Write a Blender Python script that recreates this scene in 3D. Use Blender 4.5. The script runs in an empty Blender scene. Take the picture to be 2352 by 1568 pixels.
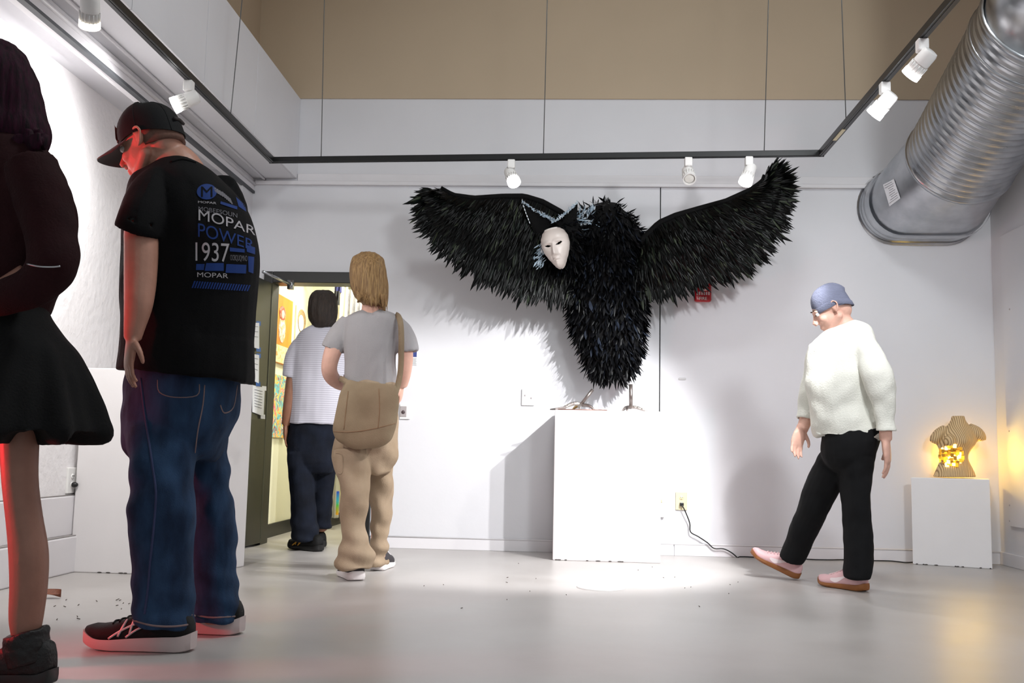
import bpy, bmesh, math, random
from math import sin, cos, pi, radians, sqrt
from mathutils import Vector, Matrix, noise
from mathutils.bvhtree import BVHTree

random.seed(7)
SC = bpy.context.scene
COL = SC.collection
V = Vector

# ------------------------------------------------------------------ camera, world, exposure
F_PX = 2287.0
CAM = V((0.0, 0.0, 0.68))
RIGHT = V((0.99840172, 0.0524215, 0.0211183))
DOWN = V((0.01519875, 0.1108558, -0.99372028))
FWD = V((-0.0544334, 0.99245301, 0.10988188))
cd = bpy.data.cameras.new('camera'); cam = bpy.data.objects.new('camera', cd); COL.objects.link(cam)
m3 = Matrix((RIGHT, -DOWN, -FWD)).transposed()
cam.matrix_world = Matrix.Translation(CAM) @ m3.to_4x4()
cd.sensor_width = 36.0; cd.lens = F_PX * 36.0 / 2352.0; cd.clip_start = 0.05; cd.clip_end = 100
SC.camera = cam
W = bpy.data.worlds.new('world'); SC.world = W; W.use_nodes = True
W.node_tree.nodes['Background'].inputs[0].default_value = (0.90, 0.965, 1.0, 1)
W.node_tree.nodes['Background'].inputs[1].default_value = 0.46
SC.view_settings.view_transform = 'Standard'; SC.view_settings.look = 'None'
SC.view_settings.gamma = 1; SC.view_settings.use_curve_mapping = False
SC.view_settings.exposure = 0.0

def light(name, kind, loc, energy, color=(1, 1, 1), aim=None, **kw):
    d = bpy.data.lights.new(name, kind); d.energy = energy; d.color = color
    for k, v in kw.items(): setattr(d, k, v)
    o = bpy.data.objects.new(name, d); COL.objects.link(o); o.location = loc
    if aim is not None: o.rotation_euler = (V(aim) - V(loc)).to_track_quat('-Z', 'Y').to_euler()
    return o
# unseen fill added overhead and behind the camera, then the red stage lamp by the left wall
light('overhead_fill', 'AREA', (0.5, 3.6, 4.7), 66, (.93, .98, 1), (0.5, 3.6, 0), shape='RECTANGLE', size=1.2, size_y=.5)
light('front_fill', 'SPOT', (2.3, -0.4, 3.2), 400, (.93, .98, 1), (0.8, 6.9, 1.5), spot_size=radians(58), spot_blend=.55, shadow_soft_size=.35)
light('corridor_light', 'AREA', (-1.5, 7.9, 2.25), 34, (1, .96, .80), (-1.6, 7.9, 0), shape='DISK', size=.5)
light('red_lamp', 'SPOT', (-2.42, 2.70, .62), 46, (1, .02, .03), (-1.5, 3.1, .55), spot_size=radians(88), spot_blend=.6, shadow_soft_size=.06)
light('red_lamp', 'SPOT', (-2.45, 2.95, 1.5), 42, (1, .02, .03), (-1.28, 3.42, 1.72), spot_size=radians(38), spot_blend=.5, shadow_soft_size=.05)

# ------------------------------------------------------------------ pixel helpers (2352 x 1568 frame)
def ray(x, y): return RIGHT * ((x - 1176) / F_PX) + DOWN * ((y - 784) / F_PX) + FWD
def at(x, y, Y): d = ray(x, y); return CAM + d * (Y / d.y)
def flo(x, y, z=0.0): d = ray(x, y); return CAM + d * ((z - CAM.z) / d.z)
def atX(x, y, X): d = ray(x, y); return CAM + d * (X / d.x)
def onz(x, y, z): return flo(x, y, z)

# ------------------------------------------------------------------ materials
def lin(c): return tuple(((v / 255) / 12.92 if v / 255 <= .04045 else ((v / 255 + .055) / 1.055) ** 2.4) for v in c)
MATS = {}
def mat(name, rgb, rough=.6, metal=0.0, spec=.5, var=0.0, vscale=6.0, rgb2=None, bump=0.0, bscale=40.0, emit=None, estr=0.0, sheen=0.0, alpha=None, trans=0.0, coord='Object', stretch=None, rvar=0.0):
    if name in MATS: return MATS[name]
    m = bpy.data.materials.new(name); m.use_nodes = True; nt = m.node_tree; N = nt.nodes; L = nt.links
    b = N['Principled BSDF']; c = lin(rgb)
    b.inputs['Base Color'].default_value = (*c, 1); b.inputs['Roughness'].default_value = rough
    b.inputs['Metallic'].default_value = metal; b.inputs['Specular IOR Level'].default_value = spec
    if sheen: b.inputs['Sheen Weight'].default_value = sheen
    if trans: b.inputs['Transmission Weight'].default_value = trans
    if alpha is not None: b.inputs['Alpha'].default_value = alpha
    if emit: b.inputs['Emission Color'].default_value = (*lin(emit), 1); b.inputs['Emission Strength'].default_value = estr
    tc = N.new('ShaderNodeTexCoord'); src = tc.outputs[coord]
    if stretch:
        mp = N.new('ShaderNodeMapping'); mp.inputs['Scale'].default_value = stretch; L.new(src, mp.inputs[0]); src = mp.outputs[0]
    if var or rgb2 or rvar:
        nz = N.new('ShaderNodeTexNoise'); nz.inputs['Scale'].default_value = vscale; nz.inputs['Detail'].default_value = 5; L.new(src, nz.inputs['Vector'])
        if var or rgb2:
            rp = N.new('ShaderNodeValToRGB'); L.new(nz.outputs['Fac'], rp.inputs[0])
            c2 = lin(rgb2) if rgb2 else tuple(v * (1 - var) for v in c)
            rp.color_ramp.elements[0].position = .32; rp.color_ramp.elements[1].position = .68
            rp.color_ramp.elements[0].color = (*c2, 1); rp.color_ramp.elements[1].color = (*c, 1)
            L.new(rp.outputs[0], b.inputs['Base Color'])
        if rvar:
            mr = N.new('ShaderNodeMapRange'); mr.inputs[3].default_value = max(0, rough - rvar); mr.inputs[4].default_value = rough + rvar
            L.new(nz.outputs['Fac'], mr.inputs[0]); L.new(mr.outputs[0], b.inputs['Roughness'])
    if bump:
        n2 = N.new('ShaderNodeTexNoise'); n2.inputs['Scale'].default_value = bscale; n2.inputs['Detail'].default_value = 4; L.new(src, n2.inputs['Vector'])
        bp = N.new('ShaderNodeBump'); bp.inputs['Strength'].default_value = bump; bp.inputs['Distance'].default_value = .02
        L.new(n2.outputs['Fac'], bp.inputs['Height']); L.new(bp.outputs[0], b.inputs['Normal'])
    MATS[name] = m; return m

M_WALL = mat('painted_wall', (221, 220, 224), .55, spec=.35, var=.05, vscale=1.6, bump=.06, bscale=14)
M_BRICKWALL = mat('rough_painted_wall', (240, 237, 238), .5, spec=.4, var=.05, vscale=3, bump=.32, bscale=22)
M_BEIGE = mat('beige_paint', (192, 173, 149), .7, spec=.3, var=.06, vscale=1.2)
M_TRIM = mat('white_trim', (226, 223, 226), .42, spec=.45, var=.04, vscale=5)
M_FLOOR = mat('painted_concrete', (184, 180, 178), .36, spec=.45, rgb2=(166, 161, 158), vscale=1.7, bump=.04, bscale=9, rvar=.10)
M_BLACK = mat('black_paint', (22, 22, 22), .42, var=.3, vscale=9)
M_DOOR = mat('dark_door', (60, 60, 57), .3, spec=.6, rgb2=(32, 32, 31), vscale=2.2)
M_PED = mat('white_pedestal', (232, 229, 230), .5, spec=.35, var=.03, vscale=4, bump=.03, bscale=30)
M_RAIL = mat('track_black', (16, 16, 17), .38, spec=.5, var=.2, vscale=30)
M_LAMP = mat('lamp_white', (232, 230, 228), .4, spec=.5, var=.02)
M_STEEL = mat('galvanised', (196, 198, 202), .30, metal=1.0, rgb2=(168, 171, 176), vscale=7, rvar=.06)
M_WIRE = mat('steel_cable', (120, 122, 122), .4, metal=.8, var=.2)
M_CREAM = mat('corridor_cream', (226, 224, 200), .6, var=.05, vscale=2)
M_DARK = mat('dark_plastic', (20, 20, 21), .4, var=.1)
M_IVORY = mat('ivory_plastic', (224, 210, 172), .4, var=.05)
M_WHITEP = mat('white_plastic', (236, 235, 233), .38, var=.02)
M_GREYP = mat('grey_plastic', (168, 160, 160), .45, var=.05)

# ------------------------------------------------------------------ geometry container
ORG = {}
def tag(o, label=None, cat=None, group=None, kind=None):
    if label: o['label'] = label
    if cat: o['category'] = cat
    if group: o['group'] = group
    if kind: o['kind'] = kind
    return o
def thing(name, loc, label, cat, group=None):
    o = bpy.data.objects.new(name, None); COL.objects.link(o); o.empty_display_size = .05
    o.location = loc; ORG[o.name] = V(loc); return tag(o, label, cat, group)
def ortho(t):
    t = t.normalized(); r = V((0, 0, 1)) if abs(t.z) < .9 else V((0, 1, 0))
    a = r.cross(t).normalized(); return a, t.cross(a).normalized()
def cr(p0, p1, p2, p3, t):
    return .5 * ((2 * p1) + (p2 - p0) * t + (2 * p0 - 5 * p1 + 4 * p2 - p3) * t * t + (3 * p1 - p0 - 3 * p2 + p3) * t ** 3)
def spline(pts, k=4):
    if k <= 1 or len(pts) < 3: return list(pts)
    out = []
    for i in range(len(pts) - 1):
        a, b = pts[max(i - 1, 0)], pts[min(i + 2, len(pts) - 1)]
        for j in range(k):
            t = j / k
            if isinstance(pts[0], V): out.append(cr(a, pts[i], pts[i + 1], b, t))
            else: out.append(tuple(cr(a[q], pts[i][q], pts[i + 1][q], b[q], t) for q in range(len(pts[0]))))
    out.append(pts[-1]); return out

class G:
    def __init__(s): s.v = []; s.f = []
    def add(s, vs, fs):
        o = len(s.v); s.v += [V(q) for q in vs]; s.f += [tuple(i + o for i in q) for q in fs]; return s
    def hexa(s, p):   # 8 points: bottom 4 ccw, top 4
        return s.add(p, [(3, 2, 1, 0), (4, 5, 6, 7), (0, 1, 5, 4), (1, 2, 6, 5), (2, 3, 7, 6), (3, 0, 4, 7)])
    def box(s, c, d, rot=None):
        c = V(c); x, y, z = (q / 2 for q in d); P = [V(q) for q in ((-x, -y, -z), (x, -y, -z), (x, y, -z), (-x, y, -z), (-x, -y, z), (x, -y, z), (x, y, z), (-x, y, z))]
        if isinstance(rot, (int, float)): rot = Matrix.Rotation(rot, 3, 'Z')
        return s.hexa([c + (rot @ q if rot is not None else q) for q in P])
    def mm(s, a, b):
        return s.box([(p + q) / 2 for p, q in zip(a, b)], [abs(q - p) for p, q in zip(a, b)])
    def loft(s, rings, cap=(True, True), closed=True):
        n = len(rings[0]); vs = [p for r in rings for p in r]; fs = []
        for i in range(len(rings) - 1):
            for j in range(n if closed else n - 1):
                k = (j + 1) % n; fs.append((i * n + j, i * n + k, (i + 1) * n + k, (i + 1) * n + j))
        if closed and cap[0]: fs.append(tuple(reversed(range(n))))
        if closed and cap[1]: fs.append(tuple(range((len(rings) - 1) * n, len(rings) * n)))
        return s.add(vs, fs)
    def tube(s, pts, r, n=8, k=1, cap=(True, True)):
        pts = [V(p) for p in pts]
        rs = list(r) if isinstance(r, (list, tuple)) else [r] * len(pts)
        if k > 1:
            q = spline([(p.x, p.y, p.z, a) for p, a in zip(pts, rs)], k); pts = [V(e[:3]) for e in q]; rs = [e[3] for e in q]
        rings = []; pa = None
        for i, p in enumerate(pts):
            t = (pts[min(i + 1, len(pts) - 1)] - pts[max(i - 1, 0)]).normalized()
            if pa is None: a, b = ortho(t)
            else:
                a = (pa - t * pa.dot(t))
                a = a.normalized() if a.length > 1e-5 else ortho(t)[0]
                b = t.cross(a).normalized()
            pa = a; rings.append([p + a * (rs[i] * cos(2 * pi * j / n)) + b * (rs[i] * sin(2 * pi * j / n)) for j in range(n)])
        return s.loft(rings, cap)
    def ell(s, c, r, rot=None, nu=14, nv=9):
        c = V(c); r = (r, r, r) if isinstance(r, (int, float)) else r
        vs = []; fs = []
        def P(q): return c + (rot @ q if rot is not None else q)
        vs.append(P(V((0, 0, -r[2]))))
        for i in range(1, nv):
            a = -pi / 2 + pi * i / nv
            for j in range(nu): vs.append(P(V((r[0] * cos(a) * cos(2 * pi * j / nu), r[1] * cos(a) * sin(2 * pi * j / nu), r[2] * sin(a)))))
        vs.append(P(V((0, 0, r[2]))))
        for j in range(nu):
            fs.append((0, 1 + (j + 1) % nu, 1 + j)); e = 1 + (nv - 2) * nu; fs.append((e + j, e + (j + 1) % nu, len(vs) - 1))
        for i in range(nv - 2):
            for j in range(nu): a = 1 + i * nu; fs.append((a + j, a + (j + 1) % nu, a + nu + (j + 1) % nu, a + nu + j))
        return s.add(vs, fs)
    def grid(s, fn, nu, nv, thick=0.0):   # fn(u,v)->Vector, optional closed thickness fn returns (front, back)
        vs = []; fs = []
        for i in range(nu + 1):
            for j in range(nv + 1): vs.append(fn(i / nu, j / nv))
        w = nv + 1
        for i in range(nu):
            for j in range(nv): fs.append((i * w + j, (i + 1) * w + j, (i + 1) * w + j + 1, i * w + j + 1))
        return s.add(vs, fs)
    # --- silhouettes measured on the photograph, given real depth
    def rings_px(s, rows, n=24, k=3, sup=2.3, cap=(True, True), scale=1.0):
        """rows: (xl, yl, xr, yr, Y, b)"""
        R = []
        for (xl, yl, xr, yr, Y, b) in spline([tuple(map(float, r)) for r in rows], k):
            l, r = at(xl, yl, Y), at(xr, yr, Y); c = (l + r) / 2; a = (r - l) / 2 * scale; e = 2.0 / sup; ring = []
            for j in range(n):
                t = 2 * pi * j / n; ct, st = cos(t), sin(t)
                ring.append(c + a * (math.copysign(abs(ct) ** e, ct)) + V((0, b * scale * math.copysign(abs(st) ** e, st), 0)))
            R.append(ring)
        return s.loft(R, cap)
    def limb_px(s, rows, n=16, k=4, scale=1.0, cuff=0.0):
        """rows: (x, y, Y, width px, depth ratio)"""
        Q = spline([tuple(map(float, r)) for r in rows], k); P = [at(q[0], q[1], q[2]) for q in Q]; R = []
        for i, p in enumerate(P):
            t = (P[min(i + 1, len(P) - 1)] - P[max(i - 1, 0)]).normalized(); v = (p - CAM).normalized()
            a = t.cross(v); a = a.normalized() if a.length > 1e-4 else V((1, 0, 0)); b = t.cross(a).normalized()
            w = Q[i][3] / 2 * Q[i][2] / F_PX * scale
            R.append([p + a * (w * cos(2 * pi * j / n)) + b * (w * Q[i][4] * sin(2 * pi * j / n)) for j in range(n)])
        if cuff:
            c = P[-1]; t = (P[-1] - P[-2]).normalized()
            R.append([c + (q - c) * .76 for q in R[-1]]); R.append([q - t * cuff for q in R[-1]])
        return s.loft(R)
    def mesh(s, name='m'):
        me = bpy.data.meshes.new(name); me.from_pydata([tuple(q) for q in s.v], [], s.f); me.update(); return me
    def baked(s, voxel=.008, smooth=6, disp=None):
        """join everything into one continuous skin (voxel remesh + smoothing), back into this container"""
        o = bpy.data.objects.new('tmp', s.mesh()); COL.objects.link(o)
        md = o.modifiers.new('r', 'REMESH'); md.mode = 'VOXEL'; md.voxel_size = voxel; md.adaptivity = 0
        if smooth: ms = o.modifiers.new('s', 'SMOOTH'); ms.factor = .5; ms.iterations = smooth
        dg = bpy.context.evaluated_depsgraph_get(); me = bpy.data.meshes.new_from_object(o.evaluated_get(dg))
        bpy.data.objects.remove(o)
        vs = [q.co.copy() for q in me.vertices]; ns = [q.vector.copy() for q in me.vertex_normals]
        if disp: vs = [q + n * disp(q, n) for q, n in zip(vs, ns)]
        s.v = vs; s.f = [tuple(p.vertices) for p in me.polygons]; bpy.data.meshes.remove(me); return s
    def bvh(s): return BVHTree.FromPolygons(s.v, s.f)
    def build(s, name, m, parent=None, smooth=True, bevel=0.0, seg=2, origin=None, kind=None, label=None, fixn=True):
        if origin is None:
            xs = [q.x for q in s.v]; ys = [q.y for q in s.v]; zs = [q.z for q in s.v]
            origin = V(((min(xs) + max(xs)) / 2, (min(ys) + max(ys)) / 2, min(zs)))
        origin = V(origin); bm = bmesh.new()
        vv = [bm.verts.new(q - origin) for q in s.v]
        for f in s.f:
            try: bm.faces.new([vv[i] for i in f])
            except ValueError: pass
        if fixn: bmesh.ops.recalc_face_normals(bm, faces=bm.faces)
        if bevel: bmesh.ops.bevel(bm, geom=[e for e in bm.edges if len(e.link_faces) == 2 and e.calc_face_angle(0) > .5], offset=bevel, segments=seg, affect='EDGES', profile=.5)
        me = bpy.data.meshes.new(name); bm.to_mesh(me); bm.free()
        if smooth:
            me.polygons.foreach_set('use_smooth', [True] * len(me.polygons))
            if bevel or smooth == 'auto': me.set_sharp_from_angle(angle=radians(40))
        me.materials.append(m); o = bpy.data.objects.new(name, me); COL.objects.link(o); ORG[o.name] = origin
        if parent is not None: o.parent = parent; o.location = origin - ORG[parent.name]
        else: o.location = origin
        return tag(o, label, None, None, kind)

def struct(name, g, m, **kw): return g.build(name, m, kind='structure', **kw)
def ribbon(bvh, pts, r, dirn=None, off=.001, k=4, n=6):
    """a thin cord laid on a surface: pts are pixels (cast from the camera) or world points with dirn"""
    out = []
    for p in spline([V((*q, 0)) if len(q) == 2 else V(q) for q in pts], k):
        if dirn is None: d = ray(p.x, p.y).normalized(); h = bvh.ray_cast(CAM, d)
        else: h = bvh.ray_cast(p, dirn); d = dirn
        if h[0] is not None: out.append(h[0] - d * off)
    return G().tube(out, r, n) if len(out) > 1 else None

# ------------------------------------------------------------------ the room
D = 6.95; XR = 2.93; XL = -2.62; ZC = 5.0; SEAM = .652
fl = G(); fl.mm((-3.6, -2.0, -.1), (3.6, 10.2, 0)); struct('floor', fl, M_FLOOR, smooth=False)
struct('ceiling', G().mm((-2.8, 1.0, ZC), (3.1, 7.1, ZC + .1)), M_BEIGE, smooth=False)
wb = G(); wb.mm((XL - .1, D, 0), (-2.16, D + .14, 3.21)); wb.mm((-2.16, D, 1.92), (-1.345, D + .14, 3.21)); wb.mm((-1.345, D, 0), (SEAM - .004, D + .14, 3.21))
wb.mm((SEAM + .004, D, 0), (XR + .1, D + .14, 2.58)); wb.mm((SEAM - .004, D, 2.58), (XR + .1, D + .14, 3.21)); wbo = struct('wall_back', wb, M_WALL, smooth=False)
G().mm((SEAM - .05, D + .02, 0), (SEAM + .05, D + .15, 2.58)).build('seam_backing', M_BLACK, wbo, smooth=False)  # added black backing keeps outside light from showing through the seam
struct('wall_back_upper', G().mm((-2.29, D - .012, 3.21), (XR + .1, D + .14, ZC)), M_BEIGE, smooth=False)
struct('wall_left', G().mm((XL - .12, -.5, .40), (XL, D, 3.21)), M_BRICKWALL, smooth=False)
M_LEDGE = mat('grey_ledge', (150, 146, 144), .8, var=.25, vscale=8)  # ledge tops coloured a darker, blotchy grey than the trim
lw = G().mm((XL - .12, -.5, 0), (XL + .05, D, .19)); lw.mm((XL - .12, -.5, .19), (XL + .02, D, .40))
wl = struct('baseboard_left', lw, M_TRIM, smooth=False, bevel=.008)
for z, x in ((.19, .05), (.40, .02)): G().mm((XL - .05, -.5, z), (XL + x - .004, D - .01, z + .004)).build('ledge_top', M_LEDGE, wl, smooth=False)
struct('wall_left_upper', G().mm((XL - .1, .5, 3.21), (-2.29, D, ZC)), M_BEIGE, smooth=False)
struct('wall_right', G().mm((XR, -.5, 0), (XR + .12, D + .14, ZC)), M_WALL, smooth=False)
# corner return by the door
struct('trim_1', G().mm((XL, 6.72, 0), (-2.285, D, 2.61)), M_WALL, smooth=False)
# soffit along the left wall, its face in panels
so = struct('trim_2', G().mm((XL, .3, 2.61), (-1.98, D, 3.21)), M_WALL, smooth=False)
sy = [.3] + sorted(atX(x, y, -1.967).y for x, y in ((300, 60), (471, 150), (587, 250))) + [D]
for a, b in zip(sy[:-1], sy[1:]): G().mm((-1.98, a + .003, 2.612), (-1.966, b - .003, 3.208)).build('panel', M_WALL, so, smooth=False, bevel=.002)
bm_ = struct('trim_3', G().mm((-2.36, .3, 2.515), (-2.275, D, 2.605)), M_TRIM, smooth=False, bevel=.006)
G().tube([(-2.268, .3, 2.565), (-2.268, D - .01, 2.565)], .011, 8).build('conduit', M_TRIM, bm_)
G().mm((-2.30, .3, 2.498), (-2.268, D - .01, 2.515)).build('shade_strip', mat('shade_strip', (84, 86, 90), .6, var=.3), bm_, smooth=False)  # dark colour stands in for the shadow gap under the beam
G().tube([(-2.2, .3, 2.602), (-2.2, D - .01, 2.602)], .009, 8).build('bead', M_TRIM, bm_)
# ledge trim over the back wall
lt = struct('trim_4', G().mm((-2.268, D - .026, 2.563), (XR, D, 2.592)), M_TRIM, smooth=False, bevel=.005)
G().mm((-1.96, D - .012, 2.592), (XR, D, 2.648)).build('flat_strip', M_TRIM, lt, smooth=False, bevel=.004)
# baseboards
bb = struct('baseboard_back', G().mm((-1.335, D - .010, 0), (.75, D, .078)).mm((.756, D - .010, 0), (XR, D, .078)), M_TRIM, smooth=False, bevel=.003)
G().tube([(-1.335, D - .008, .079), (XR, D - .008, .079)], .006, 6).build('cap_bead', M_TRIM, bb)
struct('baseboard_right', G().mm((XR - .012, .5, 0), (XR, D - .012, .085)), M_TRIM, smooth=False, bevel=.003)
# raised board on the right wall
pA = atX(2311, 545, XR); pB = atX(2318, 1207, XR)
pn = struct('trim_5', G().mm((XR - .018, 3.0, pB.z), (XR, (pA.y + pB.y) / 2, pA.z + .02)), M_WALL, smooth=False, bevel=.003)
for x, y in ((2319, 710), (2318, 990), (2319, 1160), (2319, 1196)):
    p = atX(x, y, XR - .018); G().ell(p, (.004, .006, .006)).build('screw', M_GREYP, pn)

# corridor beyond the doorway
CY = 7.09
cw = struct('wall_corridor_left', G().mm((-2.42, CY, 0), (-2.22, 9.9, 2.45)), M_CREAM, smooth=False)
struct('wall_corridor_far', G().mm((-2.3, 9.8, 0), (-.5, 9.95, 2.45)), M_CREAM, smooth=False)
struct('wall_corridor_pier', G().mm((-2.22, 8.5, 0), (-2.03, 9.8, 2.45)), M_CREAM, smooth=False)
struct('wall_corridor_right', G().mm((-1.0, CY, 0), (-.85, 9.9, 2.45)), M_CREAM, smooth=False)
struct('ceiling_corridor', G().mm((-2.4, CY, 2.4), (-.85, 9.9, 2.5)), M_CREAM, smooth=False)
cb = G().mm((-2.22, CY + .02, 0), (-2.205, 8.5, .10)); cb.mm((-2.205, 8.485, 0), (-2.015, 8.5, .10)); cb.mm((-2.03, 8.485, 0), (-2.015, 9.8, .10)); cb.mm((-2.015, 9.785, 0), (-1.0, 9.8, .10))
struct('baseboard_corridor', cb, M_BLACK, smooth=False)
# door frame and open leaf
dr = struct('door_1', G().mm((-2.165, D - .03, 0), (-2.10, D + .14, 1.925)), M_BLACK, smooth=False, bevel=.004)
G().mm((-1.405, D - .03, 0), (-1.34, D + .14, 1.925)).build('frame_jamb', M_BLACK, dr, smooth=False, bevel=.004)
G().mm((-2.10, D - .03, 1.845), (-1.405, D + .14, 1.925)).build('frame_head', M_BLACK, dr, smooth=False, bevel=.004)
HG = V((-2.095, D - .035, 0)); FR = V((-2.165, D - .89, 0)); dl = (FR - HG).normalized(); dn = V((-dl.y, dl.x, 0))
if dn.x < 0: dn = -dn
def leafpt(x, y, off=.003):
    d = ray(x, y); t = (HG - CAM).dot(dn) / d.dot(dn); return CAM + d * t + dn * off
lg = G(); w_ = dl * .86; th = dn * -.045
lg.hexa([HG + V((0, 0, .015)), HG + th + V((0, 0, .015)), HG + th + w_ + V((0, 0, .015)), HG + w_ + V((0, 0, .015)), HG + V((0, 0, 1.835)), HG + th + V((0, 0, 1.835)), HG + th + w_ + V((0, 0, 1.835)), HG + w_ + V((0, 0, 1.835))])
leaf = lg.build('door_leaf', M_DOOR, dr, smooth=False, bevel=.003)
G().hexa([HG + dn * .002 + dl * a + V((0, 0, z)) for z, a in ((.018, .0), (.018, .02), (.018, .02), (.018, .0))] + [HG + dn * .004 + dl * a + V((0, 0, 1.83)) for a in (.0, .02, .02, .0)]).build('edge_strip', mat('worn_edge', (120, 122, 116), .4, metal=.3), leaf, smooth=False)
lo = G(); q = [HG + dn * .002, HG + dn * .002 + dl * .86]
lo.hexa([q[0] + dl * .03 + V((0, 0, .02)), q[1] + V((0, 0, .02)), q[1] + dn * .003 + V((0, 0, .02)), q[0] + dl * .03 + dn * .003 + V((0, 0, .02)), q[0] + dl * .03 + V((0, 0, .86)), q[1] + V((0, 0, .86)), q[1] + dn * .003 + V((0, 0, .86)), q[0] + dl * .03 + dn * .003 + V((0, 0, .86))])
lo.build('kick_panel', mat('kick_black', (24, 24, 25), .35, var=.4, vscale=14), leaf, smooth=False)
ca = G().tube([leafpt(588, 624, .05), at(668, 653, D - .06)], .011, 8); ca.mm(at(668, 650, D - .05) - V((.02, .02, .045)), at(668, 650, D - .05) + V((.02, .02, .02)))
ca.build('closer_arm', M_STEEL, dr)
M_PAPER = mat('paper', (226, 227, 232), .8, var=.04, vscale=60)
M_BTAPE = mat('blue_tape', (36, 92, 168), .6, var=.1)
M_INK = mat('grey_ink', (120, 122, 128), .8)
for i, (q, lab) in enumerate((([(577, 741), (590, 741), (590, 801), (577, 797)], 'white paper sheet on the dark door, topmost of the three taped there'),
        ([(576, 812), (590, 815), (589, 880), (576, 872)], 'white paper sheet on the dark door, middle one of the three taped there'),
        ([(578, 884), (603, 890), (600, 955), (578, 946)], 'white paper sheet on the dark door, lowest and widest of the three taped there'))):
    r = thing('paper_sheet', leafpt(*q[0]), lab, 'paper', 'notices taped to the open door')
    P = [leafpt(x, y, .004) for x, y in q]; P2 = [leafpt(x, y, .007 + .01 * (k in (1, 2))) for k, (x, y) in enumerate(q)]
    G().hexa([P[3], P[2], P2[2], P2[3], P[0], P[1], P2[1], P2[0]]).build('sheet', M_PAPER, r, smooth=False)
    for (x, y) in (q[1], q[2]):
        T = [leafpt(x - 5, y - 4, .012), leafpt(x + 3, y - 3, .018), leafpt(x + 3, y + 7, .018), leafpt(x - 5, y + 6, .012)]
        G().hexa(T + [p + dn * .001 for p in T]).build('tape', M_BTAPE if i < 2 else M_PAPER, r, smooth=False)
    tx = G()
    for k in range(7 if i == 2 else 3):
        f = .15 + k * (.1 if i == 2 else .2); A = P2[0].lerp(P2[3], f).lerp(P2[1].lerp(P2[2], f), .15); B = P2[0].lerp(P2[3], f).lerp(P2[1].lerp(P2[2], f), .8)
        tx.tube([A + dn * .001, B + dn * .001], .0016, 4)
    tx.build('printed_lines', M_INK, r, kind='stuff')

# paintings and goods in the corridor
def painted(name, cols, scale, stretch=(1, 1, 1)):
    m = bpy.data.materials.new(name); m.use_nodes = True; nt = m.node_tree; N = nt.nodes; L = nt.links
    tc = N.new('ShaderNodeTexCoord'); mp = N.new('ShaderNodeMapping'); mp.inputs['Scale'].default_value = stretch; L.new(tc.outputs['Object'], mp.inputs[0])
    nz = N.new('ShaderNodeTexNoise'); nz.inputs['Scale'].default_value = scale; nz.inputs['Detail'].default_value = 3; nz.inputs['Distortion'].default_value = 1.4; L.new(mp.outputs[0], nz.inputs['Vector'])
    rp = N.new('ShaderNodeValToRGB'); L.new(nz.outputs['Fac'], rp.inputs[0]); e = rp.color_ramp.elements
    for i, c in enumerate(cols):
        pos = .3 + .4 * i / max(1, len(cols) - 1)
        if i < 2: e[i].position = pos
        else: e.new(pos)
    for i, c in enumerate(cols): rp.color_ramp.elements[i].color = (*lin(c), 1)
    rp.color_ramp.interpolation = 'EASE'
    L.new(rp.outputs[0], N['Principled BSDF'].inputs['Base Color']); N['Principled BSDF'].inputs['Roughness'].default_value = .45; return m
def wallpanel(name, lab, quad, X, m, cat='painting', thick=.025):
    P = [atX(x, y, X) for x, y in quad]; ys = [p.y for p in P]; zs = [p.z for p in P]
    r = thing(name, (X, min(ys), min(zs)), lab, cat)
    G().mm((X - .0, min(ys), min(zs)), (X + thick, max(ys), max(zs))).build('canvas', m, r, smooth=False, bevel=.003)
    return r, (min(ys), max(ys), min(zs), max(zs))
CX = -2.22
r, (y0, y1, z0, z1) = wallpanel('painting', 'tall orange painting of a red-haired figure on the corridor wall', [(631, 678), (662, 690), (660, 836), (630, 832)], CX, painted('orange_paint', [(214, 120, 40), (232, 140, 48), (240, 160, 70)], 5, (1, 1, .3)))
fg = G(); c_ = V((CX + .028, y0 + (y1 - y0) * .38, z0))
H_ = z1 - z0; W_ = y1 - y0
M_SKINP = painted('pale_figure', [(236, 220, 196), (222, 150, 110), (245, 235, 215), (200, 110, 90)], 14)
G().ell((CX + .026, y0 + W_ * .35, z0 + H_ * .50), (.004, W_ * .22, H_ * .2)).build('painted_figure', M_SKINP, r)
G().ell((CX + .027, y0 + W_ * .33, z0 + H_ * .74), (.005, W_ * .2, H_ * .11)).build('painted_hair', painted('red_hair', [(150, 60, 50), (190, 90, 70), (220, 170, 150)], 20), r)
G().ell((CX + .029, y0 + W_ * .33, z0 + H_ * .73), (.005, W_ * .1, H_ * .07)).build('painted_face', mat('painted_face', (232, 205, 180), .5), r)
G().mm((CX + .02, y0 + .003, z0 + .003), (CX + .028, y1 - .003, z0 + H_ * .26)).build('painted_ground', painted('ochre_ground', [(226, 190, 90), (240, 225, 180), (214, 150, 80)], 16), r, smooth=False)
r, (y0, y1, z0, z1) = wallpanel('portrait', 'pale portrait drawing with brown hair beside the orange painting', [(678, 703), (700, 712), (698, 800), (676, 798)], CX, mat('portrait_paper', (226, 214, 190), .7, var=.1, vscale=10), 'drawing', .015)
H_ = z1 - z0; W_ = y1 - y0
G().ell((CX + .016, y0 + W_ * .5, z0 + H_ * .70), (.004, W_ * .40, H_ * .26)).build('drawn_hair', painted('brown_hair', [(120, 92, 60), (160, 130, 90), (190, 165, 130)], 30), r)
G().ell((CX + .019, y0 + W_ * .42, z0 + H_ * .62), (.004, W_ * .26, H_ * .2)).build('drawn_face', mat('drawn_face', (236, 222, 204), .7), r)
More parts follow.
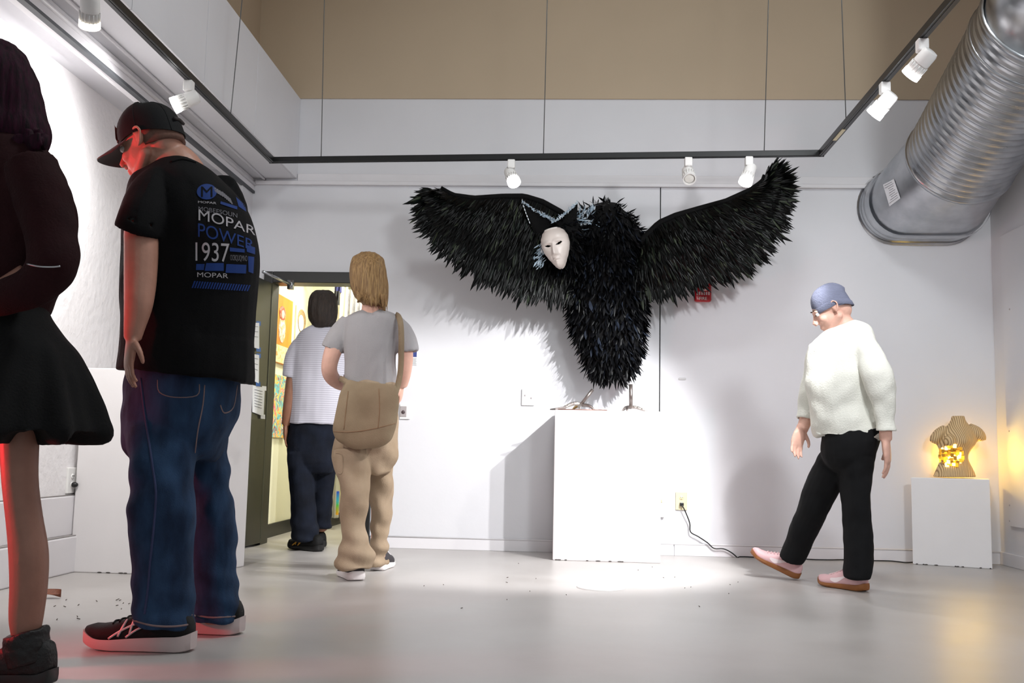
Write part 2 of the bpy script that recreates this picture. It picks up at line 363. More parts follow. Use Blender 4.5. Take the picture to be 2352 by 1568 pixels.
wallpanel('painting', 'multicoloured abstract painting low on the corridor wall', [(620, 857), (656, 868), (650, 1004), (617, 1004)], CX, painted('abstract_paint', [(235, 235, 230), (226, 80, 120), (240, 200, 60), (90, 190, 200), (150, 60, 60), (240, 240, 240)], 13))
M_FOIL = mat('silver_plastic', (205, 205, 210), .16, metal=.75, bump=.7, bscale=16, stretch=(3, 3, .6))
M_CLEAR = mat('clear_plastic', (225, 224, 215), .12, spec=.8, trans=.55, bump=.5, bscale=12, stretch=(3, 3, .7))
def drape(xa, xb, ya, yb, Y, amp, nf, thick=.006):
    a, b = at(xa, ya, Y), at(xb, ya, Y); zb = at(xa, yb, Y).z; g = G()
    def f(o): return lambda u, v: a.lerp(b, u) + V((0, amp * sin(u * nf * 2 * pi + v) * (.35 + .65 * v) + o, (zb - a.z) * v))
    g.grid(f(0), 28, 8); n = len(g.v); g.grid(f(thick), 28, 8); return g
pr = thing('plastic_curtain', at(760, 1190, 8.4), 'clear crinkled plastic sheet hanging low in the corridor behind the walkers', 'curtain')
drape(735, 782, 1040, 1189, 8.38, .03, 3).build('sheet', M_CLEAR, pr)
fo = thing('foil_garment', at(815, 730, 8.2), 'silver crinkled garment bag hanging at the doorway beside the blond walker', 'garment bag')
drape(800, 845, 664, 800, 8.2, .03, 4).build('bag', M_FOIL, fo)
G().tube([at(822, 664, 8.2), at(822, 652, 8.2), at(827, 648, 8.2)], .004, 6).build('hook', M_WIRE, fo)
wg = thing('white_garment', at(785, 760, 8.22), 'white cloth hanging between the black sash and silver bag', 'cloth')
drape(776, 800, 647, 790, 8.195, .02, 2).build('cloth', mat('white_cloth', (222, 220, 205), .7, var=.08), wg)
G_ = G().tube([V((-2.215, 8.18, at(822, 648, 8.2).z)), V((-1.005, 8.18, at(822, 648, 8.2).z))], .011, 10).build('clothes_rail', M_WIRE); tag(G_, 'thin metal clothes rail across the corridor holding the hanging garments', 'rail')
bs = thing('black_sash', at(775, 700, 8.15), 'knotted navy and black cloth hanging in the corridor', 'cloth')
drape(769, 785, 647, 672, 8.17, .01, 2).build('band', mat('navy_cloth', (26, 30, 84), .6), bs)
drape(768, 780, 668, 700, 8.14, .015, 2).build('tail', mat('black_cloth', (18, 18, 22), .7), bs)
M_RAIN = bpy.data.materials.new('rainbow'); M_RAIN.use_nodes = True
nt = M_RAIN.node_tree; tc = nt.nodes.new('ShaderNodeTexCoord'); sp = nt.nodes.new('ShaderNodeSeparateXYZ'); rp = nt.nodes.new('ShaderNodeValToRGB')
nt.links.new(tc.outputs['Generated'], sp.inputs[0]); nt.links.new(sp.outputs['Z'], rp.inputs[0]); nt.links.new(rp.outputs[0], nt.nodes['Principled BSDF'].inputs['Base Color'])
for i, c in enumerate([(240, 170, 30), (90, 200, 80), (60, 190, 220), (50, 80, 220)]):
    if i > 1: rp.color_ramp.elements.new(.0)
for e, p, c in zip(rp.color_ramp.elements, (0, .4, .6, 1), [(240, 170, 30), (90, 200, 80), (60, 190, 220), (40, 70, 220)]): e.position = p; e.color = (*lin(c), 1)
rs = drape(773, 779, 1128, 1182, 8.3, .004, 1).build('rainbow_ribbon', M_RAIN); tag(rs, 'narrow rainbow ribbon hanging beside the clear plastic sheet', 'ribbon')

# ------------------------------------------------------------------ pedestals
def pedestal(name, lab, P, h):   # P: four floor corners ccw
    r = thing(name, P[0], lab, 'pedestal', 'white display pedestals')
    cx = sum((V(p) for p in P), V()) / 4
    G().hexa([V(p) for p in P] + [V(p) + V((0, 0, h)) for p in P]).build('box', M_PED, r, smooth=False, bevel=.006)
    chips = G(); a, b = V(P[0]), V(P[1])
    for k in range(9):
        t = random.random(); c = a.lerp(b, t) + (a - b).normalized().cross(V((0, 0, 1))) * 0
        chips.ell(c + V((0, 0, .004)), (.006 + .012 * random.random(), .004, .004), nu=6, nv=4)
    chips.build('chipped_edge', mat('chip_grey', (90, 86, 84), .9), r, kind='stuff')
    return r
a = at(1269, 1285, 6.45); a.z = 0; b = at(1517, 1290, 6.43); b.z = 0
PC = pedestal('pedestal', 'tall white pedestal under the winged sculpture holding two metal feet', [a, b, b + V((0, .47, 0)), a + V((0, .47, 0))], .955)
yw = radians(-22); u = V((cos(yw), sin(yw), 0)); vv_ = V((-sin(yw), cos(yw), 0)); a = V((2.295, 6.80, 0)); wR = .475
topR = at(2180, 1098, 6.7).z
PR = pedestal('pedestal', 'low white pedestal in the right corner under the wooden torso', [a, a + u * wR, a + u * wR + vv_ * .30, a + vv_ * .05 + u * .06], topR)
a = V((at(160, 1300, 5.22).x, 5.22, 0)); b = V((at(449, 1300, 5.22).x, 5.20, 0)); c = V((at(561, 1300, 5.68).x, 5.68, 0))
PL = pedestal('pedestal', 'broad white pedestal behind the man in the black cap', [a, b, c, V((a.x, 5.7, 0))], at(300, 846, 5.22).z)

# ------------------------------------------------------------------ track and lamps
TZ = 2.5; TL0 = V((-1.898, 6.117, TZ)); TR0 = V((1.512, 5.911, TZ)); TL1 = V((-1.898, .6, TZ)); TR1 = V((1.512, .6, TZ))
tr = thing('track_rail', TL0, 'black ceiling track bent round three sides of the gallery on thin cables', 'lighting track')
def bar(a, b, w, h):
    t = (b - a).normalized(); s = t.cross(V((0, 0, 1))).normalized() * (w / 2); u_ = V((0, 0, h / 2))
    return G().hexa([a - s - u_, b - s - u_, b + s - u_, a + s - u_, a - s + u_, b - s + u_, b + s + u_, a + s + u_])
for a, b in ((TL0, TL1), (TL0 - V((.017, 0, 0)), TR0 + V((.017, 0, 0))), (TR0, TR1)):
    bar(a, b, .036, .036).build('rail', M_RAIL, tr, smooth=False, bevel=.003)
    bar(a - V((0, 0, .019)), b - V((0, 0, .019)), .012, .003).build('slot', mat('rail_slot', (60, 60, 62), .4, metal=.6), tr, smooth=False)
pa, pb = onz(1890, 322, TZ - .02), onz(1926, 297, TZ - .02); pa.x = pb.x = 1.508
bar(pa + V((0, 0, .001)), pb + V((0, 0, .001)), .02, .006).build('cover_plate', M_IVORY, tr, smooth=False)
def on_back(x):
    d = ray(x, 355); n = V((TR0.y - TL0.y, -(TR0.x - TL0.x), 0)); t = (TL0 - CAM).dot(n) / d.dot(n); p = CAM + d * t; p.z = TZ; return p
for p, top in ((on_back(738), (745, 0)), (on_back(1248), (1257, 0)), (on_back(1755), (1765, 0)), (V((TR0.x, onz(1932, 285, TZ).y, TZ)), (1933, 0)), (V((TL0.x, onz(541, 272, TZ).y, TZ)), (556, 0))):
    q = at(*top, p.y); e = p + (q - p) * ((ZC - p.z) / (q.z - p.z)); G().tube([p, e], .0028, 6).build('cable', M_WIRE, tr)
def emat(name, c, s):
    return mat(name, c, .4, emit=c, estr=s)
def track_lamp(p, aim, lab, watts, size=52, color=(1, 1, 1), blend=.35, glow=30, warm=(255, 255, 255), lenk=1.0):
    p = V(p); r = thing('track_lamp', p - V((0, 0, .02)), lab, 'track lamp', 'white heads on the black track')
    G().box(p - V((0, 0, .045)), (.046, .046, .055)).build('adapter', M_LAMP, r, smooth=False, bevel=.006)
    piv = p - V((0, 0, .115)); G().tube([p - V((0, 0, .07)), piv], [.012, .010], 10).build('stem', M_LAMP, r)
    d = (V(aim) - piv).normalized(); s, t = ortho(d)
    def ring(q, rad, n=24): return [piv + d * q + s * (rad * cos(2 * pi * j / n)) + t * (rad * sin(2 * pi * j / n)) for j in range(n)]
    prof = [(-.055, .020), (-.052, .031), (-.04, .036), (.01, .037), (.012, .033), (.05, .035), (.052, .039), (.078, .040), (.078, .034), (.066, .032)]
    if glow: G().loft([ring(a, b) for a, b in ((.050, .0365), (.053, .0405), (.079, .0415), (.0795, .036))], (False, False)).build('glass_collar', emat('lamp_collar_%d' % glow, warm, glow * .36), r, smooth='auto')
    G().loft([ring(a, b) for a, b in prof], (True, False)).build('head', M_LAMP, r, smooth='auto')
    for j in range(16):
        c, e = ring(.014, .0375, 16)[j], ring(.05, .0375, 16)[j]; G().tube([c, e], .0028, 5).build('fin', M_LAMP, r)
    G().loft([ring(.0665, .0318), ring(.0705, .025), ring(.0715, .001)], (True, False)).build('lens', emat('lamp_glow_%d' % glow, warm, glow) if glow else mat('lamp_lens_off', (225, 222, 216), .15, spec=.7), r)
    if watts:
        l = light('lamp_beam', 'SPOT', piv + d * .085, watts, color, aim, spot_size=radians(size), spot_blend=blend, shadow_soft_size=.022)
    return r
track_lamp(on_back(1175), (0.55, 4.2, 0), 'lit track lamp nearest the mask, leftmost on the back rail', 32, 70)
track_lamp(on_back(1581), (0.75, 3.6, 0.2), 'unlit track lamp between the two lit ones on the back rail', 0, glow=0)
track_lamp(on_back(1720), (0.2, 5.2, 0.1), 'lit track lamp against the raised tip of the right wing', 40, 90)
pl = onz(437, 178, TZ); pl.x = TL0.x
track_lamp(pl, (-2.62, 4.45, 1.95), 'lit track lamp above the cap, lower one of the left rail', 66, 145, blend=1.0)
track_lamp((TL0.x, 3.67, TZ), (-2.5, 5.0, 1.0), 'warm lit track lamp at the top left corner of the picture', 105, 115, (1, .96, .90), blend=1.0, glow=9, warm=(255, 246, 226))
pr_ = onz(2030, 182, TZ); pr_.x = TR0.x
track_lamp(pr_, (-.15, 6.3, .45), 'lit track lamp lower on the right rail', 275, 60, blend=.5)
pr2 = onz(2115, 82, TZ); pr2.x = TR0.x
track_lamp(pr2, (-.10, 6.2, .45), 'lit track lamp higher on the right rail beside the round duct', 275, 58, blend=.5)
light('lamp_spill', 'SPOT', pr2 + V((-.06, .05, -.2)), 70, (.97, .98, 1), (.9, 6.9, .9), spot_size=radians(105), spot_blend=.9, shadow_soft_size=.05)

# ------------------------------------------------------------------ round duct
du = thing('air_duct', (2.5, D, 2.2), 'big ribbed galvanised air duct climbing the right corner', 'duct')
def oval(c, a, b, ax, ay, n=40):
    out = []
    for j in range(n):
        t = 2 * pi * j / n; ct, st = cos(t), sin(t); ext = max(0, a - b)
        out.append(c + ax * (math.copysign(ext, ct) * min(1, abs(ct) * 6) + b * ct) + ay * (b * st))
    return out
X_, Z_ = V((1, 0, 0)), V((0, 0, 1))
c0 = at(2110, 478, D); hw = -.052 + (at(2283, 478, D).x - at(1970, 478, D).x) / 2; hh = (at(2128, 398, D).z - at(2128, 558, D).z) / 2
g = G(); R_ = []
for i in range(13):
    y = D - .002 - .2 * i / 12; q = 1 + .018 * (i % 3 == 1) - .03 * i / 12
    R_.append(oval(V((c0.x, y, c0.z)), hw * q, hh * q, X_, Z_))
g.loft(R_, (False, False)).build('oval_collar', M_STEEL, du)
g = G(); g.loft([oval(V((c0.x, D - .001, c0.z)), hw + .012, hh + .02, X_, Z_), oval(V((c0.x, D - .012, c0.z)), hw + .012, hh + .02, X_, Z_), oval(V((c0.x, D - .012, c0.z)), hw - .02, hh - .02, X_, Z_)], (False, False)).build('wall_flange', M_STEEL, du)
p1 = V((c0.x, D - .2, c0.z)); p2 = V((c0.x + .05, D - .62, c0.z + .17)); ax = V((.015, -.93, .34)).normalized()
sx = ax.cross(Z_).normalized(); sx = sx if sx.x > 0 else -sx; sz = sx.cross(ax); sz = sz if sz.z > 0 else -sz
RR = .33
g = G(); R_ = []
for i in range(9):
    t = i / 8; c = p1.lerp(p2, t); up = Z_.lerp(sz, t).normalized(); R_.append(oval(c, hw * .97 * (1 - t) + RR * t, hh * .97 * (1 - t) + RR * t, X_.lerp(sx, t).normalized(), up))
boot = g.loft(R_, (False, False)); bb_ = boot.bvh(); boot.build('boot', M_STEEL, du)
g = G(); g.loft([oval(p1 + V((0, .02, 0)), hw * .99 + .012, hh * .99 + .012, X_, Z_), oval(p1 - V((0, .02, 0)), hw * .97 + .012, hh * .97 + .012, X_, Z_)], (False, False)).build('seam_band', M_STEEL, du)
LEN = 1.22; g = G(); R_ = []; nr = 22
for i in range(nr * 6 + 1):
    t = i / (nr * 6); ph = (i % 6) / 6; q = RR + .010 * max(0, sin(ph * 2 * pi)) ** .7 * 1.0
    R_.append(oval(p2 + ax * (LEN * t), q, q, sx, sz, 48))
g.loft(R_, (False, False)).build('ribbed_run', M_STEEL, du)
for q in (0.0, .86, 1.0):
    c = p2 + ax * (LEN * q); g = G(); g.loft([oval(c - ax * .018, RR + .004, RR + .004, sx, sz), oval(c - ax * .012, RR + .017, RR + .017, sx, sz), oval(c + ax * .012, RR + .017, RR + .017, sx, sz), oval(c + ax * .018, RR + .004, RR + .004, sx, sz)], (False, False)).build('joint_band', M_STEEL, du)
p3 = p2 + ax * LEN; dirs = [ax]; pts = [p3]
for k in range(4):
    d = dirs[-1].lerp(V((0, -.1, 1)).normalized(), .34).normalized(); dirs.append(d); pts.append(pts[-1] + d * .24)
pts.append(pts[-1] + V((0, 0, .9))); dirs.append(Z_)
for k in range(len(pts) - 1):
    a, b = pts[k], pts[k + 1]; d = (b - a).normalized(); R_ = []
    for i, q in enumerate((-.01, .0, .015, .985, 1.0, 1.01)):
        nrm = (dirs[k].lerp(dirs[min(k + 1, len(dirs) - 1)], q)).normalized(); s_ = nrm.cross(V((0, -1, .2)) if abs(nrm.z) > .9 else Z_); s_ = s_.normalized(); s_ = s_ if s_.x > 0 else -s_
        t_ = s_.cross(nrm); rad = RR + (.014 if i in (0, 1, 4, 5) else .0) - .02; R_.append(oval(a.lerp(b, q), rad + .01, rad + .01, s_, t_))
    G().loft(R_, (False, False)).build('elbow_gore', M_STEEL, du)
lb = G(); qd = [(2028, 424), (2053, 411), (2068, 455), (2043, 474)]
def onb(x, y, off): h = bb_.ray_cast(CAM, ray(x, y).normalized()); return (h[0] if h[0] else at(x, y, D - .4)) - ray(x, y).normalized() * off
gl = lambda o: (lambda u, v: onb(*V((*qd[0], 0)).lerp(V((*qd[1], 0)), u).lerp(V((*qd[3], 0)).lerp(V((*qd[2], 0)), u), v).xy, o))
lb.grid(gl(.006), 6, 8); lbo = lb.build('paper_label', M_PAPER, du, smooth=False)
ink = G()
for k in range(9):
    f = .08 + .1 * k; A = V((*qd[0], 0)).lerp(V((*qd[3], 0)), f); B = V((*qd[1], 0)).lerp(V((*qd[2], 0)), f); a_, b_ = random.uniform(.05, .4), random.uniform(.6, .95)
    ink.tube([onb(*A.lerp(B, a_).xy, .007), onb(*A.lerp(B, (a_ + b_) / 2).xy, .007), onb(*A.lerp(B, b_).xy, .007)], .0016, 4)
ink.build('label_print', M_INK, lbo, kind='stuff')

# ------------------------------------------------------------------ winged sculpture
def feather_mat(name, base, tints, rough):
    m = bpy.data.materials.new(name); m.use_nodes = True; nt = m.node_tree; N = nt.nodes; L = nt.links; b = N['Principled BSDF']
    at_ = N.new('ShaderNodeAttribute'); at_.attribute_name = 'tone'
    rp = N.new('ShaderNodeValToRGB'); L.new(at_.outputs['Fac'], rp.inputs[0]); cols = [base] + tints
    while len(rp.color_ramp.elements) < len(cols): rp.color_ramp.elements.new(.5)
    for i, (e, c) in enumerate(zip(rp.color_ramp.elements, cols)):
        e.position = 0 if i == 0 else .55 + .45 * i / (len(cols) - 1); e.color = (*lin(c), 1)
    L.new(rp.outputs[0], b.inputs['Base Color']); b.inputs['Roughness'].default_value = rough; b.inputs['Specular IOR Level'].default_value = .15
    return m
M_FW = feather_mat('wing_feather', (4, 4, 4), [(6, 7, 7), (14, 22, 19), (58, 64, 50)], .33)  # upper tints put the feathers' sheen and glints into the colour
M_FB = feather_mat('body_feather', (5, 5, 7), [(9, 10, 13), (18, 21, 28), (38, 44, 56)], .42)
M_FS = feather_mat('silver_feather', (150, 172, 190), [(190, 206, 218), (225, 233, 240), (244, 247, 250)], .4)
M_FELT = mat('black_felt', (5, 5, 6), .85, spec=.2, bump=.2, bscale=90)
def blade(root, d, nrm, ln, w, curl=.15, tw=0.0, st=4):
    """one feather: a keeled curved blade; returns verts, faces"""
    d = d.normalized(); s = d.cross(nrm).normalized(); n = s.cross(d).normalized()
    if tw: s, n = s * cos(tw) + n * sin(tw), n * cos(tw) - s * sin(tw)
    side = random.uniform(-.25, .25)
    vs = []; prof = (.25, .85, 1.0, .62, .0)
    for i in range(st + 1):
        t = i / st; p = root + d * (ln * t) + n * (ln * curl * (t * t - .35 * t)) + s * (side * ln * t * t * .6)
        q = w * prof[min(i, 4)] / 2
        if i < st: vs += [p - s * q - n * q * .25, p + n * q * .25, p + s * q - n * q * .25]
        else: vs += [p]
    fs = []
    for i in range(st - 1):
        a = i * 3; fs += [(a, a + 1, a + 4, a + 3), (a + 1, a + 2, a + 5, a + 4)]
    a = (st - 1) * 3; e = st * 3; fs += [(a, a + 1, e), (a + 1, a + 2, e)]
    return vs, fs
def tones(o, vals):
    at_ = o.data.attributes.new('tone', 'FLOAT', 'POINT'); at_.data.foreach_set('value', vals)
class Plume:
    def __init__(s): s.g = G(); s.t = []
    def put(s, *a, tone=None, **k):
        vs, fs = blade(*a, **k); s.g.add(vs, fs); s.t += [random.random() ** 1.6 if tone is None else tone] * len(vs)
    def stuff(s, name, m, parent):
        o = s.g.build(name, m, parent, kind='stuff', fixn=False); tones(o, s.t); return o
def feather_parts(items, name, m, parent):
    """single feathers, each an object of its own, sharing six blade meshes"""
    protos = []
    for k in range(6):
        vs, fs = blade(V(), V((0, 0, -1)), V((0, -1, 0)), 1.0, .17, curl=random.uniform(-.2, .4))
        me = bpy.data.meshes.new('feather'); me.from_pydata([tuple(v) for v in vs], [], fs); me.polygons.foreach_set('use_smooth', [True] * len(fs)); me.materials.append(m)
        a_ = me.attributes.new('tone', 'FLOAT', 'POINT'); a_.data.foreach_set('value', [random.random() ** 1.5] * len(vs)); protos.append(me)
    for root, d, n, ln in items:
        o = bpy.data.objects.new(name, random.choice(protos)); COL.objects.link(o); o.parent = parent
        z = -d.normalized(); y = -(n - z * n.dot(z)).normalized(); x = y.cross(z)
        o.matrix_local = Matrix.Translation(root - ORG[parent.name]) @ Matrix((x, y, z)).transposed().to_4x4() @ Matrix.Diagonal((ln, ln, ln, 1))
bird = thing('winged_sculpture', at(1400, 700, D - .05), 'black feathered winged creature with a white mask mounted on the back wall', 'sculpture')
WYR, WYT = D - .30, D - .50
def polyat(pts, t):
    L_ = [0]
    for a, b in zip(pts[:-1], pts[1:]): L_.append(L_[-1] + math.hypot(b[0] - a[0], b[1] - a[1]))
    q = t * L_[-1]
    for i in range(len(pts) - 1):
        if q <= L_[i + 1] or i == len(pts) - 2:
            f = (q - L_[i]) / max(1e-6, L_[i + 1] - L_[i]); return (pts[i][0] + (pts[i + 1][0] - pts[i][0]) * f, pts[i][1] + (pts[i + 1][1] - pts[i][1]) * f)
WINGS = (('left', [(1335, 540), (1292, 490), (1246, 464), (1204, 451), (1154, 451), (1089, 455), (1040, 448), (1012, 432)],
                  [(1335, 680), (1300, 684), (1257, 676), (1200, 668), (1150, 648), (1104, 622), (1056, 590), (1006, 548), (977, 500), (974, 455), (982, 440)]),
         ('right', [(1450, 580), (1485, 541), (1514, 512), (1552, 495), (1610, 478), (1667, 462), (1724, 436), (1752, 416), (1757, 402)],
                   [(1450, 672), (1491, 664), (1530, 666), (1587, 648), (1640, 632), (1701, 614), (1744, 578), (1768, 542), (1785, 505), (1797, 450), (1798, 408), (1785, 392), (1768, 388)]))
parts = []
for side, top, bot in WINGS:
    def S(s, t, off=0.0):
        a, b = polyat(top, s), polyat(bot, s); x, y = a[0] + (b[0] - a[0]) * t, a[1] + (b[1] - a[1]) * t
        Y = WYR + (WYT - WYR) * s - .055 * sin(pi * min(1, t * 1.15 + .08)) - off
        return at(x, y, Y)
    g = G(); nS, nT = 40, 14
    g.grid(lambda u, v: S(u, v, 0), nS, nT); n0 = len(g.v); g.grid(lambda u, v: S(u, v, -.035), nS, nT)
    w = nT + 1
    for i in range(nS):
        for j in (0, nT): g.f.append((i * w + j, (i + 1) * w + j, n0 + (i + 1) * w + j, n0 + i * w + j))
    for j in range(nT):
        for i in (0, nS): g.f.append((i * w + j, i * w + j + 1, n0 + i * w + j + 1, n0 + i * w + j))
    wing = g.build('wing', M_FELT, bird, label='%s wing, black with a green sheen' % ('left' if side == 'left' else 'right'))
    G().tube([S(i / 30, 0, -.005) for i in range(31)], [.024 - .008 * i / 30 for i in range(31)], 10).build('leading_edge', M_FELT, wing)
    bv = G(); bv.grid(lambda u, v: S(u, v, -.02 + .09 * (v > .5)), 4, 2)
    pl_ = Plume(); edge = []
    rows = 19
    for r in range(rows):
        t = .97 - .93 * r / (rows - 1); num = 78
        for i in range(num):
            s = min(.999, max(0, (i + random.uniform(0, 1)) / num)); tt = min(1, max(.015, t + random.uniform(-.035, .035)))
            p = S(s, tt, .012); q = S(s, min(1, tt + .1), .012); q0 = S(s, max(0, tt - .1), .012); d = (q - q0).normalized()
            nx = S(min(1, s + .04), tt); pv = S(max(0, s - .04), tt); n = (nx - pv).cross(d); n = n if n.y < 0 else -n; n.normalize()
            out = (nx - pv).normalized()
            d2 = (d + n * random.uniform(.02, .16) + out * random.uniform(-.12, .30) + V((0, 0, -.25 * (1 - s)))).normalized()
            ln = random.uniform(.085, .125) * (.85 if t < .25 else 1)
            if r == 0: edge.append((p, d2, n, ln * random.uniform(.9, 1.3)))
            else: pl_.put(p, d2, n, ln, random.uniform(.012, .020), curl=random.uniform(-.05, .25), tw=random.uniform(-.5, .5))
    for i in range(150):    # loose tips along the outer edge
        s = random.random() ** .7; p = S(min(.999, s), random.uniform(.9, 1.0), .008); q0 = S(min(.999, s), .8, 0); d = (p - q0).normalized(); n = V((0, -1, 0))
        d2 = (d + V((random.uniform(-.35, .35), random.uniform(-.15, .1), random.uniform(-.5, .15)))).normalized()
        pl_.put(p, d2, n, random.uniform(.07, .14), random.uniform(.014, .022), curl=random.uniform(-.2, .3), tw=random.uniform(-.6, .6))
    pl_.stuff('wing_feathers', M_FW, wing)
    feather_parts(edge, 'wing_feather', M_FW, wing)
# body
BY = D - .20
brow = [(1372, 468, 1418, 468, BY, .05), (1338, 484, 1432, 484, BY - .02, .13), (1315, 512, 1458, 512, BY - .03, .17), (1306, 550, 1472, 550, BY - .04, .19), (1304, 600, 1474, 600, BY - .04, .19), (1303, 665, 1480, 665, BY - .02, .17), (1312, 723, 1481, 723, BY, .15), (1328, 780, 1474, 780, BY, .14), (1348, 830, 1462, 830, BY, .12), (1366, 855, 1444, 855, BY, .09), (1388, 868, 1424, 868, BY, .05)]
bg = G().rings_px(brow, 28, 3, 2.1); bbv = bg.bvh(); body = bg.build('body', M_FELT, bird)
hg = G().rings_px([(1268, 500, 1330, 500, BY - .14, .06), (1258, 530, 1345, 530, BY - .16, .11), (1256, 570, 1345, 570, BY - .17, .12), (1262, 605, 1335, 605, BY - .16, .10), (1278, 628, 1320, 628, BY - .14, .06)], 24, 3, 2.0); hbv = hg.bvh(); head_ = hg.build('head', M_FELT, bird)
pb = Plume(); sil = []
ctr = at(1400, 660, BY)
def scatter(gg, bv, count, P, lens, dirbias, lift, tone=None, wk=.26):
    tri = []; acc = 0
    for f in gg.f:
        a, b, c = gg.v[f[0]], gg.v[f[1]], gg.v[f[2]]; e = gg.v[f[3]] if len(f) > 3 else None
        ar = (b - a).cross(c - a).length * (1 if e is not None else .5); acc += ar; tri.append((acc, f))
    import bisect
    keys = [q[0] for q in tri]
    for _ in range(count):
        f = tri[min(len(tri) - 1, bisect.bisect(keys, random.random() * acc))][1]; q = [gg.v[i] for i in f[:4]]
        u, v = random.random(), random.random()
        p = q[0].lerp(q[1], u).lerp((q[3] if len(q) > 3 else q[2]).lerp(q[2], u), v)
        n = (q[1] - q[0]).cross(q[2] - q[0]).normalized()
        c = sum(gg.v, V()) / len(gg.v) if not hasattr(gg, 'ctr') else gg.ctr
        gg.ctr = c
        if n.dot(p - V((c.x, c.y, p.z))) < 0: n = -n
        if n.y > .55: continue
        d = (V(dirbias) + n * random.uniform(*lift) + V((random.uniform(-.45, .45), random.uniform(-.2, .2), random.uniform(-.2, .3)))).normalized()
        ln = random.uniform(*lens)
        yield p, d, n, ln, ln * random.uniform(wk * .7, wk * 1.2)
for p, d, n, ln, w in scatter(bg, bbv, 3300, pb, (.055, .095), (0, 0, -1), (.15, .75)):
    pb.put(p, d, n, ln, w, curl=random.uniform(-.1, .35), tw=random.uniform(-.9, .9))
for p, d, n, ln, w in scatter(bg, bbv, 1500, pb, (.04, .075), (0, -.2, -.4), (.5, 1.3)):
    if p.z > at(1400, 690, BY).z: pb.put(p, d, n, ln, w * .7, curl=random.uniform(-.2, .4), tw=random.uniform(-1.5, 1.5))
for k in range(16):
    p = at(1392 + random.uniform(-8, 8), 474, BY - .02); d = V((random.uniform(-.2, .5), -.1, 1)); pb.put(p, d, V((0, -1, 0)), random.uniform(.03, .07), .012, tw=random.uniform(-1, 1))
pb.stuff('body_feathers', M_FB, body)
ed = [(p, d, n, ln) for p, d, n, ln, w in scatter(bg, bbv, 420, pb, (.075, .12), (0, -.05, -1), (.1, .5)) if abs(n.x) > .35 or p.z < at(1400, 810, BY).z][:140]
feather_parts(ed, 'body_feather', M_FB, body)
ph = Plume()
for p, d, n, ln, w in scatter(hg, hbv, 700, ph, (.045, .08), (0.15, .1, -.6), (.2, .9)): ph.put(p, d, n, ln, w, tw=random.uniform(-1, 1))
ph.stuff('head_feathers', M_FB, head_)
# silver-tipped tufts round the mask and ears
ps = Plume(); HYF = BY - .27
for cx, cy, sx_, sy_, n_, dd in ((1246, 572, 6, 10, 40, (-.5, -.3, -.8)), (1240, 598, 8, 12, 45, (-.7, -.2, -.8)), (1325, 535, 12, 8, 45, (.8, -.3, -.5)), (1328, 508, 10, 14, 50, (.7, -.4, .3)), (1345, 490, 16, 10, 26, (.3, -.4, .8)), (1350, 512, 18, 8, 26, (.8, -.4, -.2)), (1360, 480, 8, 8, 12, (.2, -.3, 1))):
    for k in range(n_):
        p = at(random.gauss(cx, sx_ * .6), random.gauss(cy, sy_ * .6), HYF + random.uniform(0, .05) + (.05 if cx > 1318 else 0)); d = V(dd) + V((random.uniform(-.6, .6), random.uniform(-.3, .2), random.uniform(-.6, .6)))
        ps.put(p, d, V((0, -1, 0)), random.uniform(.02, .05), random.uniform(.005, .010), tw=random.uniform(-1, 1))
# ears
for nm, tip, base in (('left', (1199, 463), [(1237, 556), (1262, 528), (1272, 507)]), ('right', (1327, 464), [(1272, 509), (1292, 528), (1314, 548)])):
    tp = at(*tip, HYF - .02); B = [at(x, y, HYF + (.035 if i == 1 else .06 if nm == 'left' and i == 0 or nm == 'right' and i == 2 else .01)) for i, (x, y) in enumerate(base)]
    g = G(); R_ = []
    for i in range(15):
        t = i / 14; q = 1 - t ** 1.15; bow = V((0, -.012 * sin(pi * t), 0)); l, m_, r_ = (tp.lerp(b, q) + bow for b in B)
        sag = V(((-.006 if nm == 'left' else .010) * sin(pi * t), 0, -.004 * sin(pi * t)))
        l = l + sag; r_ = r_ + sag; m_ = m_ + sag
        R_.append([l, l.lerp(m_, .5) + V((0, -.004 * q, 0)), m_, m_.lerp(r_, .5) + V((0, -.004 * q, 0)), r_, r_ + V((0, .02 * q + .004, 0)), m_ + V((0, .03 * q + .004, 0)), l + V((0, .02 * q + .004, 0))])
    g.loft(R_); ear = g.build('pointed_ear', M_FELT, bird, label='%s pointed ear with a silver feather edge' % ('left' if nm == 'left' else 'right'))
    inner = 4 if nm == 'left' else 0
    for i in range(150):
        t = random.random(); k = min(13, int(t * 14)); p = R_[k][inner].lerp(R_[k + 1][inner], t * 14 - k)
        d = (tp - R_[0][inner]).normalized() * random.uniform(-1, 1) + V((random.uniform(-.5, .5), -.6, random.uniform(-.8, .6)))
        ps.put(p + V((0, -.006, 0)), d, V((0, -1, 0)), random.uniform(.014, .034) * (1.3 - .6 * t), random.uniform(.004, .008), tw=random.uniform(-1, 1), tone=random.uniform(.3, 1))
    if nm == 'left':
        for i in range(18):
            t = random.uniform(.5, 1); k = min(13, int(t * 14)); p = R_[k][0]; ps.put(p + V((0, -.006, 0)), (R_[0][0] - tp) + V((random.uniform(-.05, .05), 0, 0)), V((0, -1, 0)), .02, .004, tone=.9)
ps.stuff('silver_tufts', M_FS, head_)
